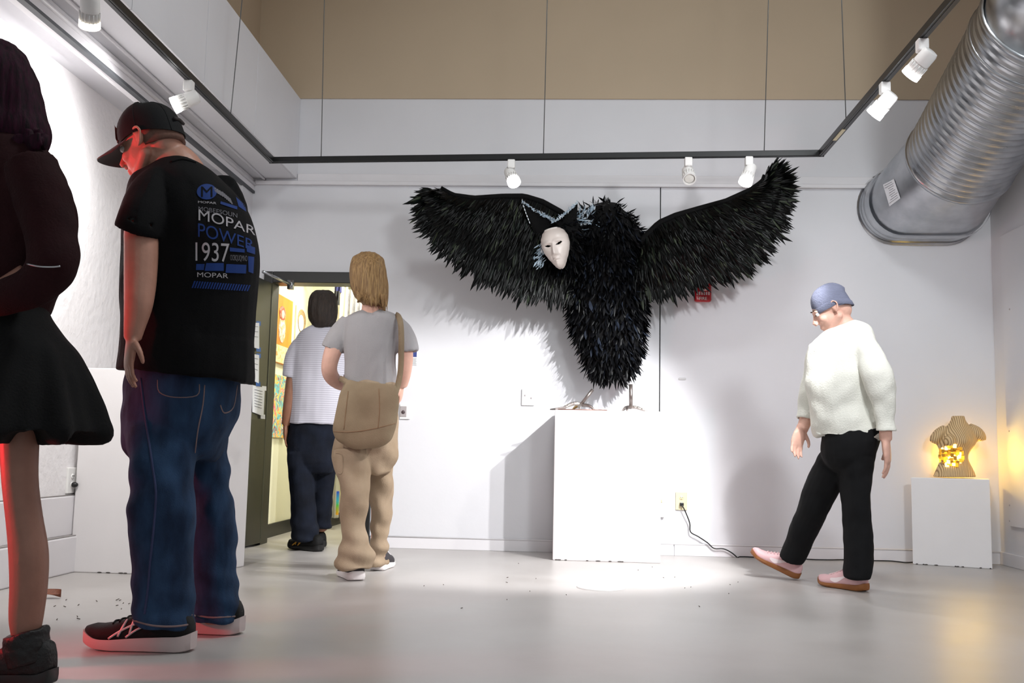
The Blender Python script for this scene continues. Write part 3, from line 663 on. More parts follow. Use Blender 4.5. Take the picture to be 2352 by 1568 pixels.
# the mask: carved face plate with real eye slits
MC = at(1278, 572, HYF - .035); yaw_, pit_, rol_ = radians(-14), radians(-4), radians(-14)
MR = Matrix.Rotation(rol_, 3, 'Y') @ Matrix.Rotation(yaw_, 3, 'Z') @ Matrix.Rotation(pit_, 3, 'X')
mh, mw = .133, .094
def halfw(v):    # v 0 top .. 1 chin
    tb = [(0, .62), (.06, .80), (.2, .97), (.38, 1.0), (.52, .92), (.68, .72), (.82, .50), (.92, .34), (.97, .22), (1.0, .07)]
    for (a, p), (b, q) in zip(tb[:-1], tb[1:]):
        if v <= b: f = (v - a) / (b - a); f = f * f * (3 - 2 * f) * .4 + f * .6; return p + (q - p) * f
    return tb[-1][1]
def gs(x, s): return math.exp(-(x / s) ** 2)
def mrelief(u, v):   # u -1..1
    x = u * halfw(v); z = .075 * sqrt(max(0, 1 - u * u)) * (.75 + .25 * sin(pi * v)) * (.25 + .75 * sqrt(max(0, 1 - max(0, 2 * v - 1) ** 7))) - .03 * (v - .5) ** 2
    nose = gs(x, .10 + .08 * max(0, (v - .40) / .27)) * (.034 * max(0, min(1, (v - .34) / .34)) if v < .69 else .034 * max(0, 1 - (v - .69) / .035))
    brow_ = .010 * gs(v - .355, .05) * gs(abs(x) - .42, .34); eye = -.014 * gs(v - .43, .045) * gs(abs(x) - .40, .22)
    lip = .012 * gs(v - .795, .024) * gs(x, .16) + .011 * gs(v - .85, .022) * gs(x, .13) - .012 * gs(v - .822, .010) * gs(x, .2)
    chin = .010 * gs(v - .92, .05) * gs(x, .16); groove = -.005 * gs(abs(x) - .26 - .25 * (v - .66), .05) * gs(v - .74, .09)
    return z + nose + brow_ + eye + lip + chin + groove
NU, NV = 56, 84
def mpt(u, v, o=0.0): return MC + MR @ V((u * halfw(v) * mw, -mrelief(u, v) + o, (.5 - v) * 2 * mh))
g = G(); idx = {}
def slit(u, v):
    x = u * halfw(v); q = abs(x); s = (q - .40) / .25; c = .432 - .030 * s * (1 if x > 0 else .8)
    return abs(s) < 1 and abs(v - c) < .027 * (1 - abs(s) ** 1.6) + .001
for i in range(NU + 1):
    for j in range(NV + 1): g.v.append(mpt(-1 + 2 * i / NU, j / NV))
for i in range(NU):
    for j in range(NV):
        if slit(-1 + 2 * (i + .5) / NU, (j + .5) / NV): continue
        a = i * (NV + 1) + j; g.f.append((a, a + NV + 1, a + NV + 2, a + 1))
n0 = len(g.v); rim = [(0, j) for j in range(NV + 1)] + [(i, NV) for i in range(1, NU + 1)] + [(NU, j) for j in range(NV - 1, -1, -1)] + [(i, 0) for i in range(NU - 1, 0, -1)]
for i, j in rim: g.v.append(g.v[i * (NV + 1) + j] + MR @ V((0, .022, 0)))
for k in range(len(rim)):
    a, b = rim[k], rim[(k + 1) % len(rim)]; g.f.append((a[0] * (NV + 1) + a[1], b[0] * (NV + 1) + b[1], n0 + (k + 1) % len(rim), n0 + k))
M_MASK = mat('mask_ceramic', (236, 224, 217), .32, spec=.5, var=.04, vscale=6)
mk = g.build('mask', M_MASK, head_, label='white oval face mask with narrow eye slits')
G().ell(MC + MR @ V((0, .012, .02)), (.075, .03, .10), MR).build('mask_lining', M_DARK, head_)
G().tube([mpt(-1 + 2 * i / 20, .012, -.002) for i in range(3, 18)], .005, 6).build('mask_rim', mat('mask_rim', (246, 240, 236), .3), head_)

# ------------------------------------------------------------------ metal feet on the tall pedestal
M_ROD = mat('bare_steel', (150, 140, 136), .32, metal=.85, var=.25, vscale=20)
M_FOILM = mat('crumpled_foil', (196, 188, 182), .22, metal=.9, bump=.8, bscale=70)
FY = 6.62; zt = .955
def footpt(x, y, Y=FY): return at(x, y, Y)
ft = thing('metal_foot', footpt(1330, 947), 'metal bird foot with a slanted rod shank, left one on the tall pedestal', 'sculpture', 'metal bird feet on the tall pedestal')
k0 = onz(1331, 948, zt); by = k0.y if 6.5 < k0.y < 6.85 else FY
def tp_(x, z, y): return V((x, y, z))
def X(px_): return at(px_, 948, FY).x
base_z = zt
G().tube([tp_(X(1334), base_z + .045, FY), tp_(X(1361), base_z + .145, FY)], .0115, 10).build('shank', M_ROD, ft)
def toe(name, P, R, m, par): return G().tube(P, R, 8, 3).build(name, m, par)
toe('toe', [tp_(X(1336), base_z + .045, FY), tp_(X(1318), base_z + .050, FY - .02), tp_(X(1300), base_z + .028, FY - .04), tp_(X(1290), base_z + .012, FY - .05)], [.012, .013, .011, .008], M_FOILM, ft)
cl = G(); cl.hexa([tp_(X(1263), zt + .001, FY - .07), tp_(X(1276), zt + .001, FY - .075), tp_(X(1300), zt + .012, FY - .055), tp_(X(1298), zt + .012, FY - .04), tp_(X(1263), zt + .010, FY - .07), tp_(X(1276), zt + .012, FY - .075), tp_(X(1300), zt + .030, FY - .055), tp_(X(1298), zt + .030, FY - .04)]); cl.build('claw', M_ROD, ft, smooth=False, bevel=.002)
toe('toe', [tp_(X(1336), base_z + .042, FY), tp_(X(1350), base_z + .038, FY - .02), tp_(X(1358), base_z + .026, FY - .03), tp_(X(1364), base_z + .008, FY - .04)], [.012, .011, .009, .006], M_ROD, ft)
toe('toe', [tp_(X(1334), base_z + .045, FY), tp_(X(1330), base_z + .03, FY - .05), tp_(X(1331), base_z + .006, FY - .08)], [.012, .010, .005], M_FOILM, ft)
toe('toe', [tp_(X(1334), base_z + .045, FY), tp_(X(1322), base_z + .03, FY + .05), tp_(X(1314), base_z + .006, FY + .08)], [.012, .010, .005], mat('brass_toe', (170, 140, 90), .35, metal=.8), ft)
sk = G().tube([tp_(X(1282), zt + .006, FY - .1), tp_(X(1393), zt + .006, FY - .09)], .004, 6).build('thin_rod', mat('rust_rod', (150, 112, 100), .5, metal=.5, var=.3, vscale=30))
tag(sk, 'thin rusty rod lying across the tall pedestal top', 'rod')
f2 = thing('metal_foot', tp_(X(1449), zt, FY), 'metal bird foot with an upright rod shank, right one on the tall pedestal', 'sculpture', 'metal bird feet on the tall pedestal')
G().tube([tp_(X(1449), zt + .03, FY), tp_(X(1448.5), zt + .185, FY)], .012, 10).build('shank', M_ROD, f2)
toe('toe', [tp_(X(1449), zt + .034, FY), tp_(X(1440), zt + .026, FY - .04), tp_(X(1439), zt + .006, FY - .07)], [.013, .010, .005], M_ROD, f2)
toe('toe', [tp_(X(1449), zt + .034, FY), tp_(X(1437), zt + .030, FY + .02), tp_(X(1430), zt + .006, FY + .04)], [.012, .011, .006], M_FOILM, f2)
toe('toe', [tp_(X(1449), zt + .034, FY), tp_(X(1460), zt + .032, FY - .02), tp_(X(1474), zt + .018, FY - .04), tp_(X(1485), zt + .004, FY - .05)], [.012, .011, .009, .004], M_FOILM, f2)

# ------------------------------------------------------------------ wooden torso with glowing blocks
M_PLY = bpy.data.materials.new('laminated_ply'); M_PLY.use_nodes = True
nt = M_PLY.node_tree; N = nt.nodes; L = nt.links; b = N['Principled BSDF']; tc = N.new('ShaderNodeTexCoord'); sp = N.new('ShaderNodeSeparateXYZ')
nz = N.new('ShaderNodeTexNoise'); nz.inputs['Scale'].default_value = 5.5; nz.inputs['Detail'].default_value = 1; L.new(tc.outputs['Object'], nz.inputs['Vector'])
sb = N.new('ShaderNodeVectorMath'); sb.operation = 'SUBTRACT'; L.new(nz.outputs['Color'], sb.inputs[0]); sb.inputs[1].default_value = (.5, .5, .5)
sc_ = N.new('ShaderNodeVectorMath'); sc_.operation = 'SCALE'; sc_.inputs['Scale'].default_value = .09; L.new(sb.outputs[0], sc_.inputs[0])
ad = N.new('ShaderNodeVectorMath'); L.new(tc.outputs['Object'], ad.inputs[0]); L.new(sc_.outputs[0], ad.inputs[1])
wv = N.new('ShaderNodeTexWave'); wv.wave_type = 'BANDS'; wv.bands_direction = 'X'; wv.inputs['Scale'].default_value = 26; wv.inputs['Distortion'].default_value = .6; wv.inputs['Detail'].default_value = 2; L.new(ad.outputs[0], wv.inputs['Vector'])
rp = N.new('ShaderNodeValToRGB'); L.new(wv.outputs['Fac'], rp.inputs[0])
rp.color_ramp.elements[0].position = .1; rp.color_ramp.elements[0].color = (*lin((152, 122, 82)), 1); rp.color_ramp.elements[1].position = .5; rp.color_ramp.elements[1].color = (*lin((214, 184, 138)), 1)
L.new(rp.outputs[0], b.inputs['Base Color']); b.inputs['Roughness'].default_value = .6
bp = N.new('ShaderNodeBump'); bp.inputs['Strength'].default_value = .25; bp.inputs['Distance'].default_value = .004; L.new(wv.outputs['Fac'], bp.inputs['Height']); L.new(bp.outputs[0], b.inputs['Normal'])
TY = 6.80
ws = thing('wooden_torso', V((at(2193, 1097, TY).x, TY, topR + .002)), 'layered plywood torso sculpture with a glowing amber waist on the low pedestal', 'sculpture')
g = G().rings_px([(2187, 955, 2214, 955, TY, .045), (2184, 966, 2217, 966, TY, .05), (2176, 977, 2228, 979, TY, .055), (2163, 988, 2238, 990, TY, .075), (2155, 1003, 2243, 1003, TY, .085), (2153, 1018, 2240, 1018, TY, .09), (2158, 1034, 2229, 1034, TY, .075), (2160, 1049, 2223, 1049, TY, .066), (2157, 1064, 2227, 1064, TY, .073), (2150, 1080, 2235, 1080, TY, .085), (2144, 1095, 2241, 1095, TY, .09)], 28, 4, 2.1)
g.limb_px([(2172, 985, TY, 22, 1.5), (2158, 996, TY, 26, 1.6), (2149, 1008, TY, 25, 1.6), (2145, 1016, TY, 20, 1.6)], 14, 3)
g.limb_px([(2225, 982, TY, 22, 1.5), (2241, 992, TY, 28, 1.6), (2251, 1003, TY, 26, 1.6), (2254, 1012, TY, 20, 1.6)], 14, 3)
g.ell(at(2182, 1012, TY - .075), (.04, .03, .04)); g.ell(at(2212, 1010, TY - .075), (.042, .03, .04))
g.baked(.006, 4); tbv = g.bvh(); tw_ = g.build('torso', M_PLY, ws)
for i in range(9):
    for j in range(9):
        x = 2160 + i * 6.2; y = 1025 + j * 5.2
        if ((x - 2184) / 28) ** 2 + ((y - 1047) / 24) ** 2 > 1: continue
        h = tbv.ray_cast(CAM, ray(x, y).normalized())
        if h[0] is None: continue
        e = random.choice([0, .0, .4, .9, 1.6, 3.2])
        m = mat('amber_block_%d' % int(e * 10), (196, 142, 40), .35, emit=(255, 190, 40) if e < 3 else (255, 225, 140), estr=e)
        G().box(h[0] + V((random.uniform(-.004, .004), random.uniform(-.012, .006), random.uniform(-.004, .004))), (.019, .02, .012 + random.choice([0, .008, .014])), random.uniform(-.1, .1)).build('amber_block', m, ws, smooth=False, bevel=.0015)
light('amber_bulb', 'SPOT', at(2206, 1045, TY - .02) + V((.09, .05, 0)), 7, (1, .62, .10), at(2330, 1030, 6.4), spot_size=radians(130), spot_blend=.9, shadow_soft_size=.04)
light('amber_bulb', 'POINT', at(2193, 1047, TY + .115), 3.2, (1, .62, .10), shadow_soft_size=.02)
light('amber_bulb', 'SPOT', at(2184, 1050, TY - .14), 3.2, (1, .62, .12), at(2184, 1420, 4.9), spot_size=radians(80), spot_blend=.8, shadow_soft_size=.02)

# ------------------------------------------------------------------ wall fittings
def plate(name, lab, cat, c, w, h, m, rot='back', t=.007):
    r = thing(name, c, lab, cat)
    G().box(c, (w, t * 2, h) if rot == 'back' else (t * 2, w, h)).build('plate', m, r, smooth=False, bevel=.003); return r
def sockets(r, c, m, fr=V((0, -1, 0)), dz=.021):
    sx_ = V((0, 0, 1)).cross(fr); fs = []
    for k in (1, -1):
        q = c + V((0, 0, dz * k)) + fr * .007; g = G(); rot = Matrix((sx_, -fr, V((0, 0, 1)))).transposed()
        g.ell(q, (.017, .005, .015), rot); s = g.build('socket', m, r)
        gg = G()
        for x in (-.006, .006): gg.box(q + sx_ * x + fr * .005 + V((0, 0, .003)), (.002, .004, .008), rot)
        gg.ell(q + fr * .004 + V((0, 0, -.007)), (.002, .003, .002), nu=6, nv=4); gg.build('slots', M_DARK, s, smooth=False)
c = at(1565, 1150, D - .006); ro = plate('wall_outlet', 'ivory wall outlet with a black plug, right of the tall pedestal', 'outlet', c, .078, .122, M_IVORY); sockets(ro, c, M_IVORY)
pg = thing('power_cord', c + V((0, -.02, -.022)), 'thin black power cord from the ivory outlet along the baseboard', 'cord')
G().box(c + V((0, -.022, -.022)), (.026, .022, .024)).build('plug', M_DARK, pg, smooth=False, bevel=.004)
cp = [c + V((0, -.03, -.025)), at(1573, 1172, D - .04), at(1584, 1200, D - .03), at(1586, 1221, D - .03), at(1604, 1232, D - .03), at(1625, 1246, D - .03), at(1640, 1259, D - .03), at(1662, 1260, D - .03), at(1682, 1270, D - .03), at(1699, 1285, D - .03)]
e0 = V((at(1700, 1284, D - .05).x, D - .035, .008))
fx = lambda x, y: V((at(x, 1286, y).x, y, .006))
cp += [e0, fx(1760, D - .045), fx(1812, D - .03), at(1830, 1276, D - .02), fx(1850, D - .05), fx(1900, D - .07), fx(1940, D - .03), fx(2000, D - .04), fx(2040, D - .03), fx(2060, D - .06), fx(2080, D - .11), V((2.32, 6.87, .006))]
G().tube(cp, .0042, 7, 4).build('cable', M_DARK, pg)
c = at(930, 945, D - .006); r = plate('jack_plate', 'white jack plate with a grey round port beside the blond walker', 'wall plate', c, .072, .105, M_WHITEP)
G().box(c + V((-.01, -.008, 0)), (.046, .006, .075)).build('insert', M_GREYP, r, smooth=False, bevel=.003); G().ell(c + V((-.01, -.012, -.004)), (.013, .006, .013)).build('port', mat('port', (70, 56, 58), .5), r)
c = at(1213, 912, D - .006); r = plate('blank_plate', 'white two-gang wall plate with screw holes left of the tall pedestal', 'wall plate', c, .088, .115, M_WHITEP)
for x in (-.022, .022): G().ell(c + V((x, -.007, .012 if x < 0 else -.006)), (.006, .003, .007)).build('screw', M_GREYP, r)
c = at(1519, 1160, D - .008); r = plate('surface_box', 'white surface box on the wall at the tall pedestal\'s right edge', 'wall box', c, .04, .16, M_WHITEP, t=.018)
G().box(c + V((0, -.02, .03)), (.012, .006, .02)).build('switch', M_IVORY, r, smooth=False, bevel=.002)
c = at(1567, 870, D - .002); r = plate('wall_label', 'small blank grey label strip on the wall right of the seam', 'label', c, .05, .014, mat('label_grey', (196, 194, 195), .6), t=.0015)
c = at(947, 818, D - .004); r = plate('wall_card', 'small blue and white notice card on the wall by the blond walker', 'card', c, .07, .125, M_WHITEP, t=.003)
G().box(c + V((.012, -.0035, .025)), (.04, .002, .06)).build('blue_field', mat('card_blue', (52, 66, 130), .5), r, smooth=False)
tg = G()
for k in range(5): tg.box(c + V((.01, -.0035, -.018 - k * .009)), (.044 - .008 * (k % 2), .002, .003))
tg.build('print_lines', M_INK, r, smooth=False, kind='stuff')
# left wall outlet, half behind the broad pedestal
c = atX(163, 1103, XL + .006); r = plate('wall_outlet', 'white wall outlet with a black plug, left of the broad pedestal', 'outlet', c, .085, .135, M_WHITEP, 'left'); sockets(r, c, M_WHITEP, V((1, 0, 0)))
G().ell(c + V((.02, 0, -.022)), (.02, .016, .014)).build('plug', M_DARK, r)
# fire alarm behind the right wing
c = at(1614, 672, D - .02); M_RED = mat('alarm_red', (176, 22, 34), .35, spec=.5)
r = thing('fire_alarm', c, 'red fire alarm strobe on the wall below the right wing', 'alarm')
G().box(c, (.118, .04, .13)).build('housing', M_RED, r, smooth=False, bevel=.014)
G().box(c + V((.006, -.022, .033)), (.05, .02, .045)).build('strobe_lens', mat('strobe_lens', (232, 190, 186), .15, spec=.7), r, smooth=False, bevel=.006)
gr = G()
for k in range(6): gr.box(c + V((-.04 + k * .016, -.021, -.008)), (.009, .004, .022))
gr.build('sounder_grille', mat('grille_white', (216, 206, 206), .4), r, smooth=False, kind='stuff')
def textmesh(s, size, extrude=.0006, font_w=1.0):
    cu = bpy.data.curves.new('t', 'FONT'); cu.body = s; cu.size = size; cu.extrude = extrude; cu.align_x = 'CENTER'; cu.align_y = 'CENTER'
    o = bpy.data.objects.new('t', cu); COL.objects.link(o); dg = bpy.context.evaluated_depsgraph_get(); dg.update()
    me = bpy.data.meshes.new_from_object(o.evaluated_get(dg)); bpy.data.objects.remove(o)
    vs = [v.co.copy() for v in me.vertices]; fs = [tuple(p.vertices) for p in me.polygons]; return vs, fs
vs, fs = textmesh('FIRE', .030)
G().add([c + V((v.x, -.0215 - v.z, v.y - .045)) for v in vs], fs).build('lettering', M_WHITEP, r, smooth=False)
# things lying on the floor
cc = flo(1380, 1349); r = thing('floor_plate', cc, 'round white cleanout cover flush in the floor before the tall pedestal', 'floor plate')
G().loft([[cc + V((q * cos(2 * pi * j / 40), q * sin(2 * pi * j / 40), z)) for j in range(40)] for q, z in ((.125, 0.0005), (.122, .004), (.110, .004), (.107, .0025), (.001, .0025))]).build('cover', mat('floor_plate', (206, 203, 202), .4), r, smooth='auto')
cc = flo(118, 1374); r = thing('dry_leaf', cc, 'curled brown dry leaf on the floor behind the bare leg', 'leaf')
g = G(); g.grid(lambda u, v: cc + V(((u - .5) * .085, (v - .5) * .05 * (1 - (2 * u - 1) ** 2) ** .5, .006 + .045 * (v - .4) ** 2 * 2 + .03 * (1 - u) * (1 - (2 * v - 1) ** 2))), 10, 6)
g.build('blade', mat('brown_leaf', (128, 70, 44), .6, var=.4, vscale=60, stretch=(6, 1, 1)), r)
dg_ = G()
for k in range(34):
    p = flo(random.uniform(110, 300), random.uniform(1375, 1425)) if k < 14 else flo(random.uniform(900, 1700), random.uniform(1290, 1400)); p.z = .002
    a = random.uniform(0, pi); L_ = random.uniform(.006, .03) if k < 14 else random.uniform(.004, .01)
    dg_.tube([p, p + V((cos(a) * L_, sin(a) * L_, .002))], .0018, 5)
o = dg_.build('floor_crumbs', mat('crumbs', (96, 86, 78), .9)); tag(o, 'scattered dark crumbs and twigs on the grey floor', 'debris', kind='stuff')

# ------------------------------------------------------------------ people: helpers
def skin(name, rgb): return mat(name, rgb, .48, spec=.4, var=.10, vscale=30, bump=.05, bscale=120)
def fold(amp, fx, fz, seed=0.0):
    def f(q, n):
        a = noise.noise(V((q.x * fx + seed, q.y * fx, q.z * fz))); b = noise.noise(V((q.x * fx * 2.3 - q.z * 3 + seed, q.y * fx * 2.3, q.z * fz * 2.6)))
        return amp * (a * 1.2 + .45 * b)
    return f
def frame(yaw, pitch, roll=0.0):
    """yaw: heading in degrees, 0 = +Y (away), 90 = -X (left); pitch down positive"""
    y, p = radians(yaw), radians(pitch); F = V((-sin(y) * cos(p), cos(y) * cos(p), -sin(p))); S = F.cross(Z_).normalized(); U = S.cross(F)
    if roll: r = radians(roll); S, U = S * cos(r) + U * sin(r), U * cos(r) - S * sin(r)
    return F, S, U      # forward, right, up
def head(g, c, fr, k=1.0, ears=True):
    F, S, U = fr; R = Matrix((F, S, U)).transposed()
    def P(f, s, u): return c + (F * f + S * s + U * u) * k
    def E(p, r): g.ell(P(*p), tuple(q * k for q in r), R, 18, 12)
    E((-.012, 0, .022), (.098, .077, .092)); E((.030, 0, -.035), (.064, .062, .085)); E((.046, 0, -.098), (.040, .040, .028)); E((-.05, 0, -.03), (.055, .062, .06))
    E((.078, 0, .016), (.017, .046, .013)); E((.062, .036, -.034), (.026, .024, .022)); E((.062, -.036, -.034), (.026, .024, .022))
    g.tube([P(.086, 0, .012), P(.100, 0, -.015), P(.114, 0, -.038)], [.008 * k, .010 * k, .013 * k], 10); E((.106, .012, -.042), (.010, .008, .008)); E((.106, -.012, -.042), (.010, .008, .008))
    E((.090, 0, -.068), (.009, .022, .006)); E((.089, 0, -.078), (.009, .019, .007)); E((.078, 0, -.104), (.016, .018, .014))
    for s in (1, -1):
        for q in range(6):   # jaw line
            t = q / 5; E((-.005 + .055 * t, s * (.064 - .030 * t), -.060 - .042 * t), (.022, .016, .018))
        if ears:
            E((-.008, s * .077, -.008), (.016, .006, .026))
            g.tube([P(.004, s * .080, -.030), P(-.004, s * .085, -.034), P(-.016, s * .091, -.018), P(-.024, s * .094, .006), P(-.016, s * .092, .022), P(-.002, s * .086, .024), P(.008, s * .080, .012)], .0055 * k, 8, 3)
    return P
def eyes(P, parent, k=1.0):
    for s in (1, -1):
        e = G().ell(P(.0795, s * .031, .001), .0115 * k).build('eye', mat('eye_white', (225, 220, 214), .2), parent)
        G().ell(P(.0885, s * .031, .000), .0048 * k).build('iris', mat('iris_dark', (40, 32, 28), .15), e)
        G().tube([P(.083, s * (.031 - .017), .026), P(.091, s * .031, .031), P(.078, s * (.031 + .020), .026)], .003 * k, 6, 3).build('eyebrow', mat('brow_hair', (74, 58, 48), .8), parent)
def hand(g, w, d, palmn, k=1.0, curl=.5, side=1):
    """wrist w, pointing d, palm facing palmn; five separate fingers, slightly curled"""
    d = d.normalized(); pn = (palmn - d * palmn.dot(d)).normalized(); s = d.cross(pn) * side
    def P(a, b, c): return w + (d * a + s * b + pn * c) * k
    g.loft([[P(a, wd * cos(2 * pi * j / 14), th * sin(2 * pi * j / 14)) for j in range(14)] for a, wd, th in ((-.02, .024, .019), (.0, .026, .018), (.03, .038, .017), (.065, .043, .015), (.092, .040, .012), (.10, .034, .008))])
    for b, ln, r in ((-.031, .066, .0078), (-.011, .078, .0085), (.010, .074, .0083), (.030, .058, .0074)):
        pts = [P(.075, b, 0)]; a = 0.0
        for q, sg in enumerate((.42 + .22, .31, .27)):
            a2 = curl * (.25, .75, 1.15)[q]; v = d * cos(a2) + pn * sin(a2) + s * (b * 1.2 if q == 0 else b * .4); pts.append(pts[-1] + v.normalized() * (ln * sg * k))
        g.tube(pts, [r * k * 1.05, r * k, r * k * .95, r * k * .75], 8, 2)
    g.tube([P(.018, -.030, .004), P(.045, -.052, .014), P(.070, -.058, .024), P(.090, -.052, .034)], [.013 * k, .011 * k, .0095 * k, .007 * k], 8, 2)
def prof(t, tb):
    for (a, p), (b, q) in zip(tb[:-1], tb[1:]):
        if t <= b: f = (t - a) / (b - a); return p + (q - p) * f
    return tb[-1][1]
def shoe(parent, heel, F, L_, Wd, Hk, mu, ms, pitch=0.0, ost=1.0, name='shoe', label=None, chunk=1.0, style=None, mst=None, side=None, lace=None, hi=0.0):
    F = V(F); F.z = 0; F.normalize(); S = F.cross(Z_); U = Z_.copy()
    if pitch: c, s = cos(radians(pitch)), sin(radians(pitch)); F, U = F * c + U * s, U * c - F * s
    heel = V(heel)
    def wv(t): return Wd / 2 * prof(t, [(0, .42), (.03, .62), (.1, .76), (.25, .80), (.4, .80), (.55, .90), (.68, 1.0), (.8, .96), (.9, .76), (.97, .42), (1, .12)])
    def zs(t): return .030 * chunk * prof(t, [(0, 1.15), (.2, 1.1), (.5, .95), (.8, .75), (1, .85)])
    def z0(t): return prof(t, [(0, .010), (.06, .002), (.12, 0), (.7, 0), (.85, .004), (1, .020)])
    def hv(t): return Hk * prof(t, [(0, .024), (.03, .050), (.12, .064), (.25, .070), (.36, .074), (.46, .068), (.58, .054), (.7, .043), (.82, .036), (.92, .026), (.98, .013), (1, .004)]) + hi * prof(t, [(0, .8), (.05, 1), (.34, 1), (.46, .2), (.55, 0), (1, 0)])
    def P(x, y, z): return heel + F * x + S * y + U * z
    st = [0, .015, .04, .08] + [.12 + .86 * i / 26 for i in range(27)] + [.99, 1.0]
    g = G(); g.loft([[P(t * L_, ost * wv(t) * (1.08 if zz else 1.02) * math.copysign(abs(cy) ** .7, cy), 0) + U * 0 for (cy, zz) in ()] or
        [P(L_ * (t * 1.03 - .015), y * wv(t) * ost * q, z) for y, z, q in ((-1, z0(t) + .004, 1.0), (-1, z0(t) + zs(t) * .5, 1.09), (-1, z0(t) + zs(t), 1.04), (-.5, z0(t) + zs(t), 1), (.5, z0(t) + zs(t), 1), (1, z0(t) + zs(t), 1.04), (1, z0(t) + zs(t) * .5, 1.09), (1, z0(t) + .004, 1.0), (.8, z0(t), 1), (-.8, z0(t), 1))] for t in st])
    def UP(t, th, o=0.0):
        ct, sn = cos(th), sin(th); b = z0(t) + zs(t); return P(t * L_, (wv(t) + o) * math.copysign(abs(ct) ** .62, ct), b + (hv(t) + o) * max(0, sn) ** .8)
    up = G(); up.loft([[UP(t, pi * j / 14) for j in range(15)] + [P(t * L_, wv(t) * q, z0(t) + zs(t) - .004) for q in (-.9, 0, .9)] for t in st])
    so_ = up.build(name, mu, parent, label=label); g.build('sole', ms, so_, smooth='auto')
    sd = 1 if side is None else side
    def line(pts, r, nm, m): G().tube([UP(t, (th if sd > 0 else pi - th), .001) for t, th in spline(pts, 4)], r, 6).build(nm, m, so_)
    if style == 'crossed':     # two crossing bars and two long curved bars
        for pts in ([(.62, .10), (.59, .5), (.565, 1.05)], [(.52, .10), (.505, .5), (.49, 1.0)], [(.70, .05), (.58, .40), (.42, .58), (.20, .74)], [(.55, .04), (.46, .26), (.34, .44), (.18, .56)]): line(pts, .0034 * Hk, 'side_stripe', mst)
    if style == 'swoosh':
        pts = [(.62, .35), (.52, .22), (.42, .28), (.30, .48), (.16, .80)]; q = spline(pts, 5); g2 = G(); n = len(q) - 1; vs = []
        for i, (t, th) in enumerate(q):
            w_2 = .20 * sin(pi * min(1, (i / n) * 1.0) ** .6) * (1 - .75 * i / n) + .02; vs.append([UP(t, x if sd > 0 else pi - x, .0015) for x in (th - w_2, th, th + w_2)])
        g2.loft(vs, closed=False); g2.build('side_mark', mst, so_)
    if style == 'wave': line([(.70, .10), (.58, .42), (.46, .50), (.36, .28), (.22, .22), (.08, .34)], .0045, 'side_stripe', mst)
    if lace:
        for i in range(5):
            t = .46 + .06 * i; G().tube([UP(t, 1.05 + .02 * i, .002), UP(t + .02, pi / 2, .004), UP(t, pi - 1.05 - .02 * i, .002)], .003, 6, 3).build('lace', lace, so_)
    return so_
def person(loc, label): return thing('person', (loc[0], loc[1], 0), label, 'person')
def decal(vs, fs, fn, bv, off=.003, mx=5.0):
    bm = bmesh.new(); q = [bm.verts.new((*fn(v), 0)) for v in vs]
    for f in fs:
        try: bm.faces.new([q[i] for i in f])
        except ValueError: pass
    bmesh.ops.triangulate(bm, faces=bm.faces)
    for _ in range(3):
        e = [x for x in bm.edges if x.calc_length() > mx]
        if not e: break
        bmesh.ops.subdivide_edges(bm, edges=e, cuts=1); bmesh.ops.triangulate(bm, faces=bm.faces)
    bm.verts.ensure_lookup_table(); g = G(); mp = {}
    for v in bm.verts:
        d = ray(v.co.x, v.co.y).normalized(); h = bv.ray_cast(CAM, d)
        if h[0] is not None: mp[v.index] = len(g.v); g.v.append(h[0] - d * off)
    bm.verts.index_update()
    for f in bm.faces:
        if all(v.index in mp for v in f.verts): g.f.append(tuple(mp[v.index] for v in f.verts))
    bm.free(); return g
M_SK1 = skin('skin_fair', (190, 140, 120)); M_SK2 = skin('skin_brown', (140, 96, 74)); M_SK3 = skin('skin_pale', (226, 178, 160)); M_SK4 = skin('skin_leg', (150, 108, 92))
M_TEE = mat('black_cotton', (9, 9, 11), .85, spec=.2, bump=.15, bscale=220)
M_DENIM = mat('blue_denim', (46, 72, 104), .85, spec=.2, rgb2=(24, 40, 64), vscale=9, bump=.25, bscale=260, stretch=(1.6, 1.6, .6))
M_DKDENIM = mat('dark_denim', (22, 28, 42), .85, spec=.2, rgb2=(14, 17, 26), vscale=9, bump=.2, bscale=240)
M_KHAKI = mat('khaki_twill', (166, 146, 124), .85, spec=.2, rgb2=(146, 126, 104), vscale=7, bump=.2, bscale=230)
M_GREYTEE = mat('grey_cotton', (166, 162, 164), .85, spec=.2, var=.08, vscale=6, bump=.15, bscale=200)
M_CREAMK = mat('cream_knit', (232, 231, 222), .85, spec=.2, var=.05, vscale=5, bump=.2, bscale=140)
M_BLKP = mat('black_trouser', (20, 20, 22), .85, spec=.2, var=.25, vscale=8)
M_STITCH = mat('stitch', (128, 108, 108), .8)
M_MID = mat('midsole_grey', (200, 184, 182), .6, var=.06); M_SILV = mat('reflective', (214, 198, 198), .35, metal=.3)
M_BLKS = mat('black_mesh', (14, 14, 15), .7, spec=.3, bump=.2, bscale=300)

